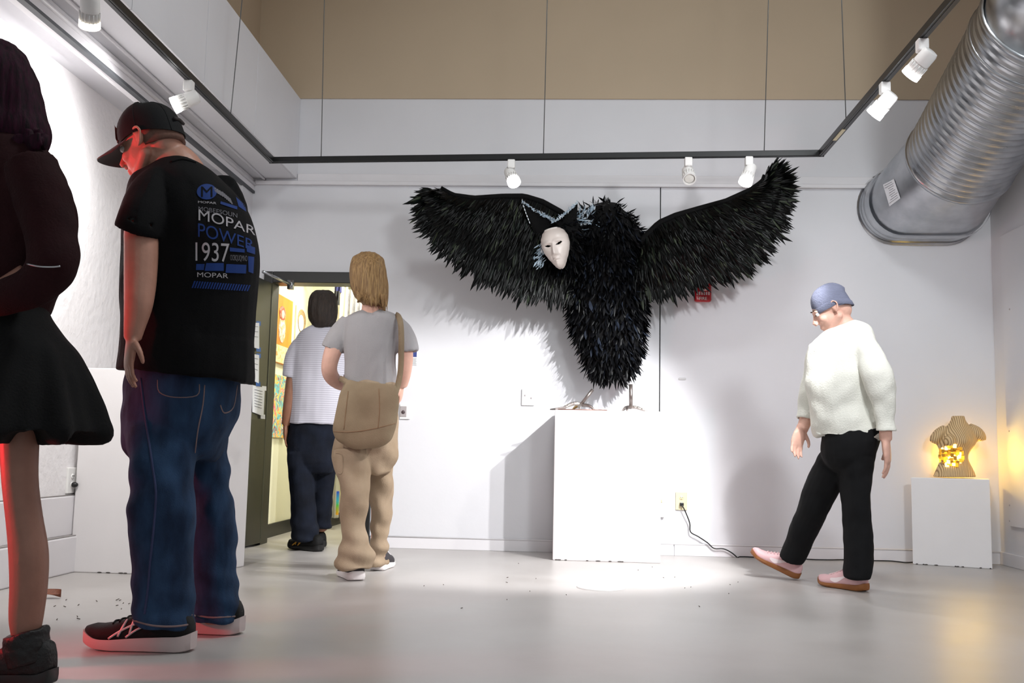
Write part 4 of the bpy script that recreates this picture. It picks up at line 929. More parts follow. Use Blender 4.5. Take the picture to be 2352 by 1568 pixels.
# ------------------------------------------------------------------ man in the black cap
YM = 3.47
mn = person((at(380, 1480, YM).x, YM), 'man in black cap, printed black T-shirt and blue jeans, looking down')
g = G(); HC = at(343, 329, YM - .02); fr = frame(82, 21)
P = head(g, HC, fr, 1.09)
g.limb_px([(356, 345, YM, 104, 1), (384, 368, YM, 108, 1.0), (412, 390, YM, 110, 1.0), (432, 425, YM, 110, .9)], 18, 3)
torso = [(338, 392, 492, 392, YM, .09), (308, 420, 520, 426, YM, .13), (298, 470, 556, 470, YM, .15), (292, 540, 574, 540, YM, .16), (292, 640, 576, 640, YM, .165), (291, 740, 570, 740, YM, .165), (290, 850, 560, 850, YM, .165)]
g.rings_px([(345, 410, 485, 410, YM, .08)] + torso[2:], 24, 3, scale=.74)
g.limb_px([(372, 455, 3.42, 56, 1), (345, 490, 3.32, 66, .9), (326, 525, 3.275, 78, .85), (325, 560, 3.27, 80, .9), (324, 600, 3.26, 78, .95), (322, 650, 3.245, 74, .95), (318, 700, 3.225, 66, .95), (309, 750, 3.22, 50, .8), (304, 780, 3.22, 40, .7)], 16, 4)
g.limb_px([(490, 455, 3.58, 50, 1), (512, 500, 3.66, 62, .9), (518, 560, 3.69, 64, .9), (512, 640, 3.69, 58, .9), (490, 720, 3.68, 50, .9), (476, 765, 3.68, 38, .8)], 14, 4)
w = at(476, 765, 3.68); hand(g, w, at(462, 830, 3.69) - w, V((-.75, .4, .1)), 1.0, .6, 1)
w = at(303, 780, 3.22); hand(g, w, at(294, 850, 3.20) - w, V((.75, .6, .1)), 1.0, .6, -1)
for yy, rows in ((3.38, [(385, 850, 3.42, 90, 1), (374, 1000, 3.39, 90, 1), (374, 1150, 3.35, 80, 1), (374, 1300, 3.345, 70, 1), (376, 1440, 3.35, 60, 1)]), (3.62, [(470, 850, 3.55, 80, 1), (474, 1000, 3.60, 66, 1), (488, 1200, 3.64, 62, 1), (496, 1430, 3.65, 56, 1)])):
    g.limb_px(rows, 14, 3)
g.baked(.005, 5); body_m = g.build('body', M_SK1, mn)
eyes(P, body_m, 1.09)
# stubble
F, S, U = fr; RH = Matrix((F, S, U)).transposed()
# cap: crown, brim, button, front patch
def cap(parent, P, k, mc, mb, patch=None, lab=None):
    g = G(); R_ = []
    for i in range(13):
        t = i / 12; el = -.10 + (pi / 2 + .10) * t; ring = []
        for j in range(36):
            a = 2 * pi * j / 36; f = cos(a); r = cos(max(0, el)) ** .85 if el > 0 else 1.0
            ring.append(P(-.012 + (.111 if f < 0 else .109) * f * r, .089 * sin(a) * r, .030 + (.118 if f > -.2 else .108) * sin(el) + (-.030 * max(0, -f) if t < .2 else 0) * (1 - t * 5) - .006))
        R_.append(ring)
    g.loft(R_, (False, True)); inner = [[q + (P(-.012, 0, .03) - q) * .05 for q in R_[0]], [q + (P(-.012, 0, .05) - q) * .05 for q in R_[2]]]
    g.loft([R_[0]] + inner, (False, True)); co = g.build('cap', mc, parent, label=lab)
    b = G(); TH = .0042
    def br(u, v, o):
        a = (u - .5) * 2 * 1.12; rr = 1 + v * .78 * max(0, cos(a)) ** .55; x = .107 * cos(a); 
        return P(-.012 + .104 * cos(a) + v * .096 * max(0.02, cos(a)) ** .5, .088 * sin(a) * (1 + .06 * v), .022 - .020 * sin(a) ** 2 - .012 * v * (1 - .0 * u) - .014 * v * sin(a) ** 2 + o)
    b.grid(lambda u, v: br(u, v, 0), 24, 8); n0 = len(b.v); b.grid(lambda u, v: br(u, v, -TH), 24, 8)
    for i in range(24):
        for j in (0, 8): b.f.append((i * 9 + j, (i + 1) * 9 + j, n0 + (i + 1) * 9 + j, n0 + i * 9 + j))
    for j in range(8):
        for i in (0, 24): b.f.append((i * 9 + j, i * 9 + j + 1, n0 + i * 9 + j + 1, n0 + i * 9 + j))
    b.build('brim', mb, co, smooth='auto'); G().ell(P(-.012, 0, .143), (.008, .008, .005)).build('button', mc, co)
    for j in range(6):
        a = 2 * pi * (j + .5) / 6; G().tube([R_[i][int(36 * (j + .5) / 6) % 36] for i in range(12)], .0014, 5).build('panel_seam', mc, co)
    if patch:
        g = G(); g.grid(lambda u, v: P(-.012 + .1135 * cos((u - .5) * .9) * (1 - .10 * v), .092 * sin((u - .5) * .9), .045 + .045 * v), 10, 5); g.build('front_patch', patch, co)
        q = G(); q.tube([P(-.122, .03, .03), P(-.124, 0, .036), P(-.122, -.03, .03)], .006, 8, 3); q.build('back_strap', mb, co)
    return co
cap(mn, P, 1.09, mat('cap_black', (17, 17, 19), .8, spec=.25, bump=.15, bscale=260), mat('cap_brim', (58, 50, 50), .8, var=.1), mat('cap_patch', (204, 74, 56), .7))
hb = G()
hb.loft([[P(-.016 + .098 * cos(a) - .004, .0785 * sin(a), z) for a in [pi * .5 + pi * j / 16 for j in range(17)]] + [P(-.016 + .085 * cos(a), .066 * sin(a), z) for a in [pi * 1.5 - pi * j / 16 for j in range(17)]] for z in (-.035, -.02, .0, .03)])
hb.build('hair', mat('buzzed_hair', (116, 84, 72), .9, var=.25, vscale=90), mn)
# T-shirt with sleeves
g = G(); g.rings_px([(392, 366, 452, 372, YM, .072), (350, 388, 488, 392, YM, .11), (312, 412, 522, 424, YM, .15), (300, 460, 556, 462, YM, .17), (291, 520, 580, 522, YM, .185), (289, 580, 591, 582, YM, .19), (288, 650, 588, 650, YM, .19), (287, 720, 581, 722, YM, .19), (284, 790, 577, 800, YM, .19), (281, 846, 576, 868, YM, .195), (281, 852, 575, 880, YM, .195)], 32, 4, 2.3)
g.limb_px([(372, 424, 3.38, 104, .9), (345, 450, 3.33, 112, .9), (328, 490, 3.28, 112, .85), (318, 524, 3.26, 112, .85), (315, 534, 3.26, 112, .85)], 20, 4, cuff=.05)
g.limb_px([(500, 430, 3.55, 90, .9), (520, 480, 3.64, 100, .9), (522, 530, 3.68, 100, .9)], 16, 3)
fd = fold(.009, 7, 4.5, 1.0)
def tee(q, n): return fd(q, n) * (.35 if n.x > .3 and q.z > 1.05 else 1) + .006 * sin(q.x * 20 + q.z * 14) * max(0, 1.15 - q.z)
g.baked(.007, 5, tee); tb = g.bvh(); shirt = g.build('t_shirt', M_TEE, mn, label='black T-shirt with white and blue printing on the back')
cr_ = ribbon(tb, [(392, 372), (420, 366), (450, 374)], .005)
if cr_: cr_.build('collar', M_TEE, shirt)
M_PW = mat('print_white', (178, 174, 178), .8); M_PB = mat('print_blue', (10, 52, 122), .8); M_PD = mat('print_dim', (110, 108, 114), .8)
def prt(txt, xl, xr, yl, yr, hgt, m, nm='print', squash=1.0):
    vs, fs = textmesh(txt, 1.0, 0.0); xs = [v.x for v in vs]; ys = [v.y for v in vs]; a, b, c, d = min(xs), max(xs), min(ys), max(ys)
    def fn(v):
        u = (v.x - a) / (b - a); w_ = (v.y - c) / (d - c); u2 = u; x = xl + (xr - xl) * u2; y = yl + (yr - yl) * u ** 1.35 - hgt * w_ * (1 - .25 * u if xr > 570 else 1); return (x, y)
    decal(vs, fs, fn, tb).build(nm, m, shirt, smooth=False)
def shape(pts, m, nm='print'):
    vs = [V((*p, 0)) for p in pts]; decal(vs, [tuple(range(len(pts)))], lambda v: (v.x, v.y), tb).build(nm, m, shirt, smooth=False)
prt('MOPAR', 456, 587, 506, 541, 26, M_PW); prt('POWER', 455, 584, 544, 576, 32, M_PB); prt('1937', 449, 527, 599, 602, 43, M_PW); prt('MOPAR', 453, 524, 636, 639, 11, M_PW)
prt('OOBQUQMNO', 529, 568, 600, 602, 15, M_PD); prt('MOBEESOUN', 456, 545, 484, 500, 10, M_PD)
prt('MOPAR', 455, 497, 466, 469, 5, M_PW)
shape([(452 + 23 + 23 * cos(2 * pi * k / 24) * (1), 440 + 18 * sin(2 * pi * k / 24)) for k in range(24)], M_PB)
vs, fs = textmesh('M', 1.0, 0.0); xs = [v.x for v in vs]; ys = [v.y for v in vs]
decal(vs, fs, lambda v: (462 + 26 * (v.x - min(xs)) / (max(xs) - min(xs)), 452 - 24 * (v.y - min(ys)) / (max(ys) - min(ys))), tb, .0045).build('print', M_TEE, shirt, smooth=False)
for k in range(4): shape([(490 + k * 5, 430 + k * 3), (496 + k * 5, 431 + k * 3), (500 + k * 5, 443 + k * 3), (495 + k * 5, 442 + k * 3)], M_PD)
for k in range(5): shape([(510 + k * 4, 440 + k * 3.4), (513 + k * 4, 441 + k * 3.4), (519 + k * 4, 455 + k * 3.4), (516 + k * 4, 455 + k * 3.4)], M_PD)
for a in ([(507, 462), (545, 474), (545, 481), (506, 468)], [(542, 452), (562, 470), (566, 486), (548, 474)], [(566, 562), (586, 568), (586, 584), (567, 578)], [(570, 588), (584, 590), (582, 628), (571, 624)], [(451, 606), (470, 606), (468, 620), (450, 620)], [(474, 604), (514, 604), (514, 622), (470, 622)], [(520, 606), (566, 608), (565, 628), (518, 626)], [(528, 568), (562, 572), (562, 580), (528, 577)]): shape(a, M_PB)
for k in range(22): shape([(440 + k * 6, 661 + k * .35), (446 + k * 6, 645 + k * .45), (449.5 + k * 6, 645 + k * .45), (443.5 + k * 6, 661 + k * .35)], M_PB)
# jeans
g = G(); g.rings_px([(296, 836, 556, 836, YM, .15), (292, 880, 551, 884, YM, .165), (289, 930, 545, 932, YM, .17), (289, 980, 532, 985, YM - .01, .16), (292, 1030, 508, 1035, YM - .01, .13), (310, 1060, 490, 1060, YM, .09)], 28, 3, 2.2)
g.rings_px([(296, 930, 452, 930, 3.42, .08), (290, 985, 456, 985, 3.395, .105), (292, 1030, 453, 1030, 3.37, .115), (298, 1075, 448, 1075, 3.35, .115), (304, 1150, 445, 1150, 3.34, .105), (302, 1250, 440, 1250, 3.34, .10), (308, 1340, 437, 1340, 3.345, .098), (307, 1395, 440, 1395, 3.35, .10), (304, 1425, 446, 1436, 3.35, .105), (305, 1432, 446, 1443, 3.35, .105)], 22, 3, 2.1)
g.rings_px([(428, 940, 530, 940, 3.55, .07), (434, 990, 520, 990, 3.575, .09), (438, 1035, 510, 1038, 3.60, .10), (444, 1110, 530, 1112, 3.63, .10), (443, 1200, 536, 1200, 3.64, .098), (440, 1300, 548, 1300, 3.65, .095), (440, 1370, 550, 1370, 3.655, .098), (438, 1412, 553, 1420, 3.66, .10), (438, 1418, 553, 1426, 3.66, .10)], 22, 3, 2.1)
fd2 = fold(.012, 7, 6, 4.0)
def jn(q, n):
    z = q.z; bot = max(0, .34 - z) / .34; kn = math.exp(-((z - .52) / .13) ** 2); side_ = .5 + .5 * noise.noise(V((q.x * 3, q.y * 3, 2.0)))
    return fd2(q, n) + (.011 * bot * sin(z * 75 + q.x * 16 + q.y * 12) + .009 * kn * sin(z * 46 - q.x * 30) + .006 * sin(z * 26 + q.x * 38)) * side_
g.baked(.0065, 4, jn); jb = g.bvh(); jo = g.build('jeans', M_DENIM, mn)
for pts, r, nm in (([(323, 868), (330, 930), (340, 1000), (350, 1070), (358, 1130), (354, 1200), (346, 1280), (340, 1350), (332, 1410)], .0042, 'side_seam'), ([(306, 1424), (350, 1436), (400, 1438), (444, 1432)], .0035, 'hem'), ([(440, 1412), (490, 1418), (550, 1414)], .0035, 'hem'), ([(362, 872), (366, 900), (400, 912), (452, 908), (458, 882)], .002, 'pocket_seam'), ([(545, 884), (536, 935), (515, 948), (506, 930)], .0025, 'pocket_seam'), ([(470, 884), (466, 930), (455, 985), (448, 1040)], .0025, 'seat_seam')):
    q = ribbon(jb, pts, r, off=.0)
    if q: q.build(nm, M_STITCH if nm != 'side_seam' else mat('seam_denim', (52, 60, 96), .85), jo)
hp = flo(450, 1490); tp = flo(184, 1490); hp.y = tp.y = 3.335
shoe(mn, hp, (-1, .03, 0), (hp.x - tp.x), .125, 1.18, M_BLKS, M_MID, name='running_shoe', chunk=1.55, style='crossed', mst=M_SILV, side=-1, lace=M_BLKS)
h2 = V((at(553, 1450, 3.66).x, 3.66, 0)); shoe(mn, h2, (-1, .08, 0), hp.x - tp.x, .125, 1.18, M_BLKS, M_MID, name='running_shoe', chunk=1.55, style='crossed', mst=M_SILV, side=-1, lace=M_BLKS)

# ------------------------------------------------------------------ person at the left edge in a black skirt
YW = 2.88
wm = person((at(50, 1560, YW).x, YW), 'person with dark red hair, maroon jacket and black skirt at the left edge')
g = G(); HW = at(-8, 226, YW); frw = frame(95, 5); Pw = head(g, HW, frw, .95)
g.limb_px([(14, 270, YW, 100, 1), (24, 320, YW, 96, 1), (28, 360, YW, 130, 1)], 16, 3)
g.rings_px([(-40, 380, 90, 380, YW, .07), (-60, 520, 100, 520, YW, .10), (-50, 700, 70, 700, YW, .09), (-70, 860, 100, 860, YW, .11), (-60, 960, 80, 960, YW, .09)], 20, 3)
g.limb_px([(42, 900, YW - .07, 96, 1), (44, 985, YW - .07, 90, 1), (46, 1100, YW - .07, 80, 1), (56, 1190, YW - .07, 80, 1), (66, 1270, YW - .07, 86, 1.05), (66, 1345, YW - .07, 82, 1.05), (60, 1420, YW - .07, 74, 1), (60, 1475, YW - .07, 56, 1), (64, 1530, YW - .07, 46, 1)], 18, 4)
g.limb_px([(-60, 900, YW + .1, 96, 1), (-80, 1100, YW + .1, 84, 1), (-84, 1300, YW + .1, 84, 1), (-86, 1440, YW + .1, 68, 1), (-86, 1500, YW + .1, 62, 1)], 16, 4)
g.limb_px([(70, 640, YW - .12, 80, 1), (-10, 680, YW - .14, 66, 1), (-70, 690, YW - .12, 52, .9)], 14, 3)
w = at(-70, 690, YW - .12); hand(g, w, V((-1, .1, -.1)), V((0, 1, 0)), .95, .6, 1)
g.baked(.0055, 5); bw = g.build('body', M_SK4, wm); eyes(Pw, bw)
M_HAIRR = mat('dark_red_hair', (50, 5, 32), .75, spec=.2, rgb2=(18, 3, 12), vscale=20, stretch=(6, 6, .8), bump=.25, bscale=60)
g = G(); g.rings_px([(-30, 96, 20, 96, YW, .04), (-62, 118, 48, 118, YW, .08), (-80, 160, 72, 160, YW, .105), (-84, 215, 88, 215, YW + .01, .11), (-70, 265, 101, 265, YW + .02, .11), (-50, 300, 108, 300, YW + .02, .11), (-40, 325, 104, 330, YW + .02, .10), (-30, 345, 92, 350, YW + .02, .08)], 28, 4, 2.0)
for k in range(26):
    x = random.uniform(10, 104); y = random.uniform(290, 320); Yk = YW + random.uniform(-.09, .08); e = random.uniform(4, 20)
    g.tube([at(x, y, Yk), at(x + e * .5, y + 22, Yk), at(x + e, y + random.uniform(26, 42), Yk)], [.014, .010, .003], 6, 3)
def hairf(q, n): return .006 * noise.noise(V((q.x * 40, q.y * 40, q.z * 5))) + .003 * noise.noise(V((q.x * 90, q.y * 90, q.z * 8)))
g.baked(.006, 3, hairf); g.build('hair', M_HAIRR, wm)
M_MAR = mat('maroon_jacket', (40, 10, 14), .85, spec=.2, var=.3, vscale=8, bump=.2, bscale=150)
g = G(); g.rings_px([(-20, 318, 62, 318, YW, .07), (-60, 340, 108, 345, YW, .11), (-85, 390, 136, 390, YW, .14), (-90, 470, 160, 470, YW, .155), (-90, 550, 166, 550, YW, .16), (-85, 620, 150, 620, YW, .155), (-75, 680, 112, 680, YW, .14), (-75, 715, 98, 715, YW, .135)], 26, 4, 2.2)
g.limb_px([(72, 380, YW - .10, 120, 1), (100, 470, YW - .13, 126, .9), (118, 560, YW - .15, 124, .9), (118, 610, YW - .16, 122, .9), (80, 655, YW - .17, 100, .9), (20, 680, YW - .17, 84, .9), (-50, 690, YW - .14, 72, .9)], 18, 4, cuff=.04)
g.limb_px([(-60, 380, YW + .12, 110, 1), (-90, 540, YW + .14, 104, .9), (-120, 680, YW + .1, 80, .9)], 14, 3)
g.baked(.007, 4, fold(.009, 8, 6, 9)); mj = g.bvh(); jk = g.build('jacket', M_MAR, wm)
q = ribbon(mj, [(62, 606), (90, 612), (120, 613), (138, 611)], .003)
if q: q.build('zip', M_STEEL, jk)
g = G(); g.rings_px([(-70, 668, 96, 668, YW, .13), (-74, 712, 100, 712, YW, .14), (-82, 760, 128, 760, YW, .16), (-90, 820, 172, 820, YW, .19), (-100, 900, 212, 910, YW, .22), (-106, 960, 230, 968, YW, .235), (-106, 990, 236, 992, YW, .24), (-100, 1000, 232, 1000, YW, .235)], 44, 4, 2.0)
def sk_(q, n):
    c = at(60, 900, YW); a = math.atan2(q.y - c.y, q.x - c.x); t = max(0, min(1, (.98 - q.z) / .3)); return (.020 * sin(a * 9 + 1) + .009 * sin(a * 17)) * t + .004 * noise.noise(q * 12)
g.baked(.008, 3, sk_); skb = g.build('skirt', mat('black_skirt', (9, 9, 10), .85, spec=.25, var=.2, vscale=10, bump=.2, bscale=160), wm)
M_BOOT = mat('black_boot', (14, 13, 14), .5, spec=.4, bump=.25, bscale=80)
g = G(); g.limb_px([(58, 1450, YW - .07, 98, 1.0), (60, 1462, YW - .07, 100, 1.0), (62, 1490, YW - .07, 98, 1), (68, 1525, YW - .07, 92, 1)], 18, 3)
g.baked(.006, 3, fold(.004, 20, 40, 3)); g.build('sock', M_BOOT, wm)
hb_ = V((at(118, 1560, YW - .07).x, YW - .07, 0)); shoe(wm, hb_, (-1, .12, 0), .28, .115, 1.15, M_BOOT, M_DARK, name='ankle_boot', chunk=1.1, hi=.02)
hb_ = V((at(-30, 1545, YW + .1).x, YW + .1, 0)); shoe(wm, hb_, (-1, .05, 0), .27, .10, 1.15, M_BOOT, M_DARK, name='ankle_boot', chunk=1.1, hi=.02)

# ------------------------------------------------------------------ blond walker with the tan bag
YB = 5.36
bl = person((at(845, 1300, YB).x, YB), 'blond walker seen from behind in grey T-shirt and loose khaki trousers')
g = G(); frb = frame(12, 4); Pb = head(g, at(846, 636, YB), frb, .98)
g.limb_px([(848, 668, YB, 44, 1), (853, 700, YB, 44, 1), (856, 725, YB, 66, 1)], 16, 3)
g.rings_px([(815, 742, 898, 742, YB, .06), (805, 790, 898, 790, YB, .08), (808, 860, 895, 860, YB, .08), (804, 940, 898, 940, YB, .09), (810, 1010, 890, 1010, YB, .08)], 20, 3)
g.limb_px([(800, 755, YB + .02, 34, 1), (772, 790, YB - .02, 42, 1), (757, 835, YB - .02, 38, 1), (760, 862, YB + .02, 36, 1), (778, 880, YB + .10, 30, 1), (800, 888, YB + .2, 24, 1)], 14, 4)
w = at(800, 888, YB + .2); hand(g, w, V((.6, .6, .1)), V((0, 0, -1)), .9, .8, 1)
g.limb_px([(906, 755, YB + .02, 32, 1), (930, 800, YB, 36, 1), (930, 850, YB + .02, 32, 1), (922, 885, YB + .06, 28, 1)], 14, 4)
w = at(922, 885, YB + .06); hand(g, w, V((-.15, .45, -1)), V((-1, 0, 0)), .9, .6, 1)
g.limb_px([(822, 1000, 5.32, 46, 1), (814, 1150, 5.25, 38, 1), (812, 1290, 5.22, 32, 1)], 14, 3); g.limb_px([(878, 1000, 5.5, 56, 1), (874, 1150, 5.6, 44, 1), (868, 1290, 5.68, 32, 1)], 14, 3)
g.baked(.0055, 5); bo = g.build('body', M_SK3, bl); eyes(Pb, bo, .98)
M_HAIRB = mat('blond_hair', (176, 140, 92), .5, rgb2=(112, 80, 44), vscale=16, stretch=(9, 9, .7), bump=.5, bscale=50)
g = G(); g.rings_px([(828, 580, 862, 580, YB, .04), (812, 592, 879, 592, YB, .075), (805, 612, 886, 612, YB - .005, .10), (804, 640, 889, 640, YB - .01, .108), (808, 664, 890, 664, YB - .015, .105), (818, 684, 890, 684, YB - .02, .095), (836, 702, 888, 702, YB - .02, .075)], 26, 4, 2.0)
for k in range(34):
    x = random.uniform(822, 888); y = 676; Yk = YB - .05 + random.uniform(-.06, .03)
    g.tube([at(x, y, Yk), at(x + 1, y + 14, Yk), at(x + random.uniform(-4, 3), y + random.uniform(16, 40) * (.5 + (x - 820) / 110), Yk)], [.012, .009, .003], 6, 3)
g.baked(.005, 2, hairf); g.build('hair', M_HAIRB, bl)
g = G(); g.rings_px([(832, 712, 882, 712, YB, .055), (806, 722, 908, 722, YB, .085), (790, 738, 922, 738, YB, .105), (790, 780, 914, 780, YB, .12), (794, 830, 911, 830, YB, .122), (792, 880, 914, 880, YB, .125), (790, 900, 915, 900, YB, .128)], 26, 4, 2.2)
g.limb_px([(802, 738, YB, 46, .9), (784, 760, YB - .01, 52, .9), (768, 790, YB - .02, 54, .9), (762, 803, YB - .02, 54, .9)], 16, 4, cuff=.03); g.limb_px([(905, 738, YB, 44, .9), (922, 762, YB, 48, .9), (934, 795, YB, 48, .9), (937, 808, YB, 48, .9)], 16, 4, cuff=.03)
g.baked(.0065, 4, fold(.010, 9, 4, 21)); bt = g.bvh(); g.build('t_shirt', M_GREYTEE, bl)
g = G(); g.rings_px([(792, 880, 912, 880, YB, .12), (778, 940, 911, 940, YB, .135), (770, 1000, 910, 1000, YB, .14), (768, 1050, 908, 1050, YB, .135), (780, 1085, 895, 1085, YB, .09)], 26, 3, 2.2)
g.rings_px([(768, 1030, 852, 1030, 5.28, .12), (772, 1075, 850, 1075, 5.27, .12), (784, 1130, 845, 1130, 5.25, .105), (784, 1200, 843, 1200, 5.235, .10), (782, 1255, 848, 1255, 5.22, .105), (776, 1288, 852, 1290, 5.22, .115), (776, 1300, 850, 1304, 5.22, .115)], 20, 3, 2.1)
g.rings_px([(842, 1030, 908, 1030, 5.45, .12), (848, 1110, 905, 1110, 5.52, .11), (851, 1190, 897, 1190, 5.6, .10), (850, 1250, 890, 1250, 5.67, .105), (846, 1285, 891, 1285, 5.7, .115), (846, 1300, 888, 1300, 5.7, .12)], 20, 3, 2.1)
fdk = fold(.016, 7, 5, 31)
g.baked(.007, 3, lambda q, n: fdk(q, n) + .012 * max(0, .30 - q.z) / .3 * sin(q.z * 70 + q.x * 20) + .005 * sin(q.z * 30 + q.x * 40)); kb = g.bvh(); ko = g.build('trousers', M_KHAKI, bl)
q = ribbon(kb, [(772, 1040), (786, 1046), (786, 1084), (776, 1086)], .003)
if q: q.build('cargo_pocket', M_KHAKI, ko)
M_VB = mat('skate_charcoal', (52, 48, 52), .75, bump=.15, bscale=240); M_VW = mat('skate_white', (232, 226, 226), .6)
hs = flo(814, 1334); shoe(bl, hs + V((.015, .0, 0)), (-.42, .9, 0), .29, .118, 1.12, M_VB, M_VW, name='skate_shoe', chunk=1.2, style='wave', mst=M_VW, side=-1, lace=M_VW)
hs = V((at(866, 1302, 5.66).x, 5.64, 0)); shoe(bl, hs, (.05, 1, 0), .28, .115, 1.0, M_VB, M_VW, name='skate_shoe', chunk=1.2, style='wave', mst=M_VW, side=-1, lace=M_VW)
# tan bag, slung across the back
YG = YB - .205
bgv = thing('tote_bag', at(840, 1030, YG), 'tan canvas sling bag hanging on the blond walker\'s back', 'bag')
g = G(); g.rings_px([(800, 872, 908, 884, YG, .012), (792, 885, 912, 895, YG, .028), (776, 920, 914, 922, YG, .045), (766, 965, 912, 965, YG, .055), (764, 990, 909, 990, YG, .058), (772, 1010, 902, 1010, YG, .052), (790, 1024, 884, 1024, YG, .04), (812, 1031, 862, 1031, YG, .025)], 30, 4, 2.4)
g.baked(.006, 3, fold(.008, 9, 6, 41)); gb = g.bvh(); M_CANV = mat('tan_canvas', (152, 134, 110), .85, spec=.2, rgb2=(132, 114, 92), vscale=6, bump=.2, bscale=220)
g.build('pouch', M_CANV, bgv)
for pts, nm in (([(766, 990), (800, 992), (850, 986), (908, 972)], 'base_seam'), ([(800, 898), (795, 940), (790, 986)], 'side_seam'), ([(870, 892), (872, 940), (868, 984)], 'side_seam')):
    q = ribbon(gb, pts, .0028, off=.0)
    if q: q.build(nm, mat('canvas_seam', (132, 104, 78), .85), bgv)
def strapband(pts, wd, m, par, nm='strap'):
    g = G(); vs = []; P_ = spline(pts, 5)
    for i, (x, y, Y) in enumerate(P_):
        a = P_[max(0, i - 1)]; b = P_[min(len(P_) - 1, i + 1)]; dx, dy = b[0] - a[0], b[1] - a[1]; l = math.hypot(dx, dy); nx, ny = -dy / l, dx / l
        p, q = at(x - nx * wd / 2, y - ny * wd / 2, Y), at(x + nx * wd / 2, y + ny * wd / 2, Y); o = V((0, -.004, 0)); vs.append([p, p + o, q + o, q])
    g.loft(vs); g.build(nm, m, par)
strapband([(908, 905, YB - .15), (919, 860, YB - .135), (922, 800, YB - .13), (921, 750, YB - .12), (916, 728, YB - .09), (908, 722, YB - .02)], 13, M_CANV, bgv)
strapband([(800, 880, YB - .17), (788, 872, YB - .12), (780, 868, YB - .02)], 13, M_CANV, bgv)

# ------------------------------------------------------------------ man in the doorway
YD = 6.66
dm = person((at(715, 1260, YD).x, YD), 'man in a pale grey T-shirt and dark jeans stepping through the doorway')
g = G(); frd = frame(20, 6); Pd = head(g, at(742, 706, YD), frd, .98)
g.limb_px([(742, 730, YD, 40, 1), (740, 756, YD, 42, 1), (737, 778, YD, 70, 1)], 16, 3)
g.rings_px([(700, 785, 772, 785, YD, .08), (684, 850, 780, 850, YD, .11), (680, 960, 776, 960, YD, .11), (684, 1030, 770, 1030, YD, .10)], 20, 3)
g.limb_px([(694, 812, YD, 26, 1), (676, 860, YD - .05, 32, 1), (668, 905, YD - .08, 30, 1), (661, 945, YD - .09, 25, 1), (657, 975, YD - .08, 20, .9)], 14, 4)
w = at(657, 975, YD - .08); hand(g, w, V((-.05, .15, -1)), V((1, .2, 0)), 1.0, .5, 1)
g.limb_px([(792, 800, YD, 34, 1), (800, 860, YD, 30, 1), (800, 920, YD + .04, 26, 1), (798, 965, YD + .08, 20, 1)], 14, 4)
w = at(798, 965, YD + .08); hand(g, w, V((0, .2, -1)), V((-1, .2, 0)), 1.0, .5, -1)
g.limb_px([(700, 1000, YD, 50, 1), (700, 1120, YD - .02, 38, 1), (706, 1240, YD - .02, 28, 1)], 14, 3); g.limb_px([(744, 1000, YD + .04, 50, 1), (742, 1120, YD + .12, 38, 1), (738, 1215, YD + .25, 28, 1)], 14, 3)
g.baked(.0055, 5); bo = g.build('body', M_SK2, dm); eyes(Pd, bo, .98)
g = G(); g.rings_px([(724, 668, 760, 668, YD, .04), (714, 678, 770, 678, YD, .095), (709, 698, 775, 698, YD - .005, .118), (709, 720, 775, 720, YD - .012, .118), (714, 740, 770, 740, YD - .02, .10), (722, 754, 760, 754, YD - .03, .07)], 24, 4, 2.0)
g.baked(.006, 2, hairf); g.build('hair', mat('dark_brown_hair', (52, 38, 28), .6, rgb2=(28, 20, 16), vscale=20, stretch=(6, 6, 1), bump=.4, bscale=60), dm)
g = G(); g.rings_px([(716, 748, 762, 748, YD, .06), (694, 760, 782, 760, YD, .10), (678, 785, 796, 785, YD, .13), (670, 830, 796, 830, YD, .15), (667, 880, 794, 880, YD, .155), (662, 940, 794, 940, YD, .16), (660, 974, 794, 976, YD, .165)], 26, 4, 2.2)
g.limb_px([(694, 790, YD - .02, 44, .9), (680, 820, YD - .04, 48, .9), (673, 856, YD - .05, 46, .9), (671, 866, YD - .05, 46, .9)], 16, 3, cuff=.03); g.limb_px([(786, 790, YD, 40, .9), (798, 830, YD, 44, .9), (801, 862, YD, 44, .9)], 16, 3, cuff=.03)
g.baked(.007, 4, fold(.008, 8, 4, 51)); db = g.bvh()
M_STRT = bpy.data.materials.new('striped_cotton'); M_STRT.use_nodes = True; nt = M_STRT.node_tree
tc = nt.nodes.new('ShaderNodeTexCoord'); wv = nt.nodes.new('ShaderNodeTexWave'); wv.bands_direction = 'Z'; wv.inputs['Scale'].default_value = 22; nt.links.new(tc.outputs['Object'], wv.inputs[0])
rp = nt.nodes.new('ShaderNodeValToRGB'); rp.color_ramp.elements[0].color = (*lin((176, 174, 186)), 1); rp.color_ramp.elements[1].color = (*lin((206, 204, 214)), 1); nt.links.new(wv.outputs['Fac'], rp.inputs[0]); nt.links.new(rp.outputs[0], nt.nodes['Principled BSDF'].inputs['Base Color']); nt.nodes['Principled BSDF'].inputs['Roughness'].default_value = .85
g.build('t_shirt', M_STRT, dm)
g = G(); g.rings_px([(664, 968, 790, 968, YD, .14), (661, 1010, 780, 1010, YD, .15), (664, 1060, 772, 1060, YD, .14), (674, 1085, 764, 1085, YD, .09)], 24, 3, 2.2)
g.rings_px([(662, 1040, 722, 1040, YD - .03, .12), (664, 1110, 722, 1110, YD - .03, .11), (668, 1180, 725, 1180, YD - .02, .10), (672, 1222, 732, 1222, YD - .02, .105), (676, 1238, 734, 1240, YD - .02, .105)], 20, 3, 2.1)
g.rings_px([(716, 1040, 772, 1040, YD + .05, .12), (718, 1110, 766, 1110, YD + .12, .10), (716, 1180, 760, 1180, YD + .2, .095), (714, 1212, 760, 1212, YD + .25, .10)], 18, 3, 2.1)
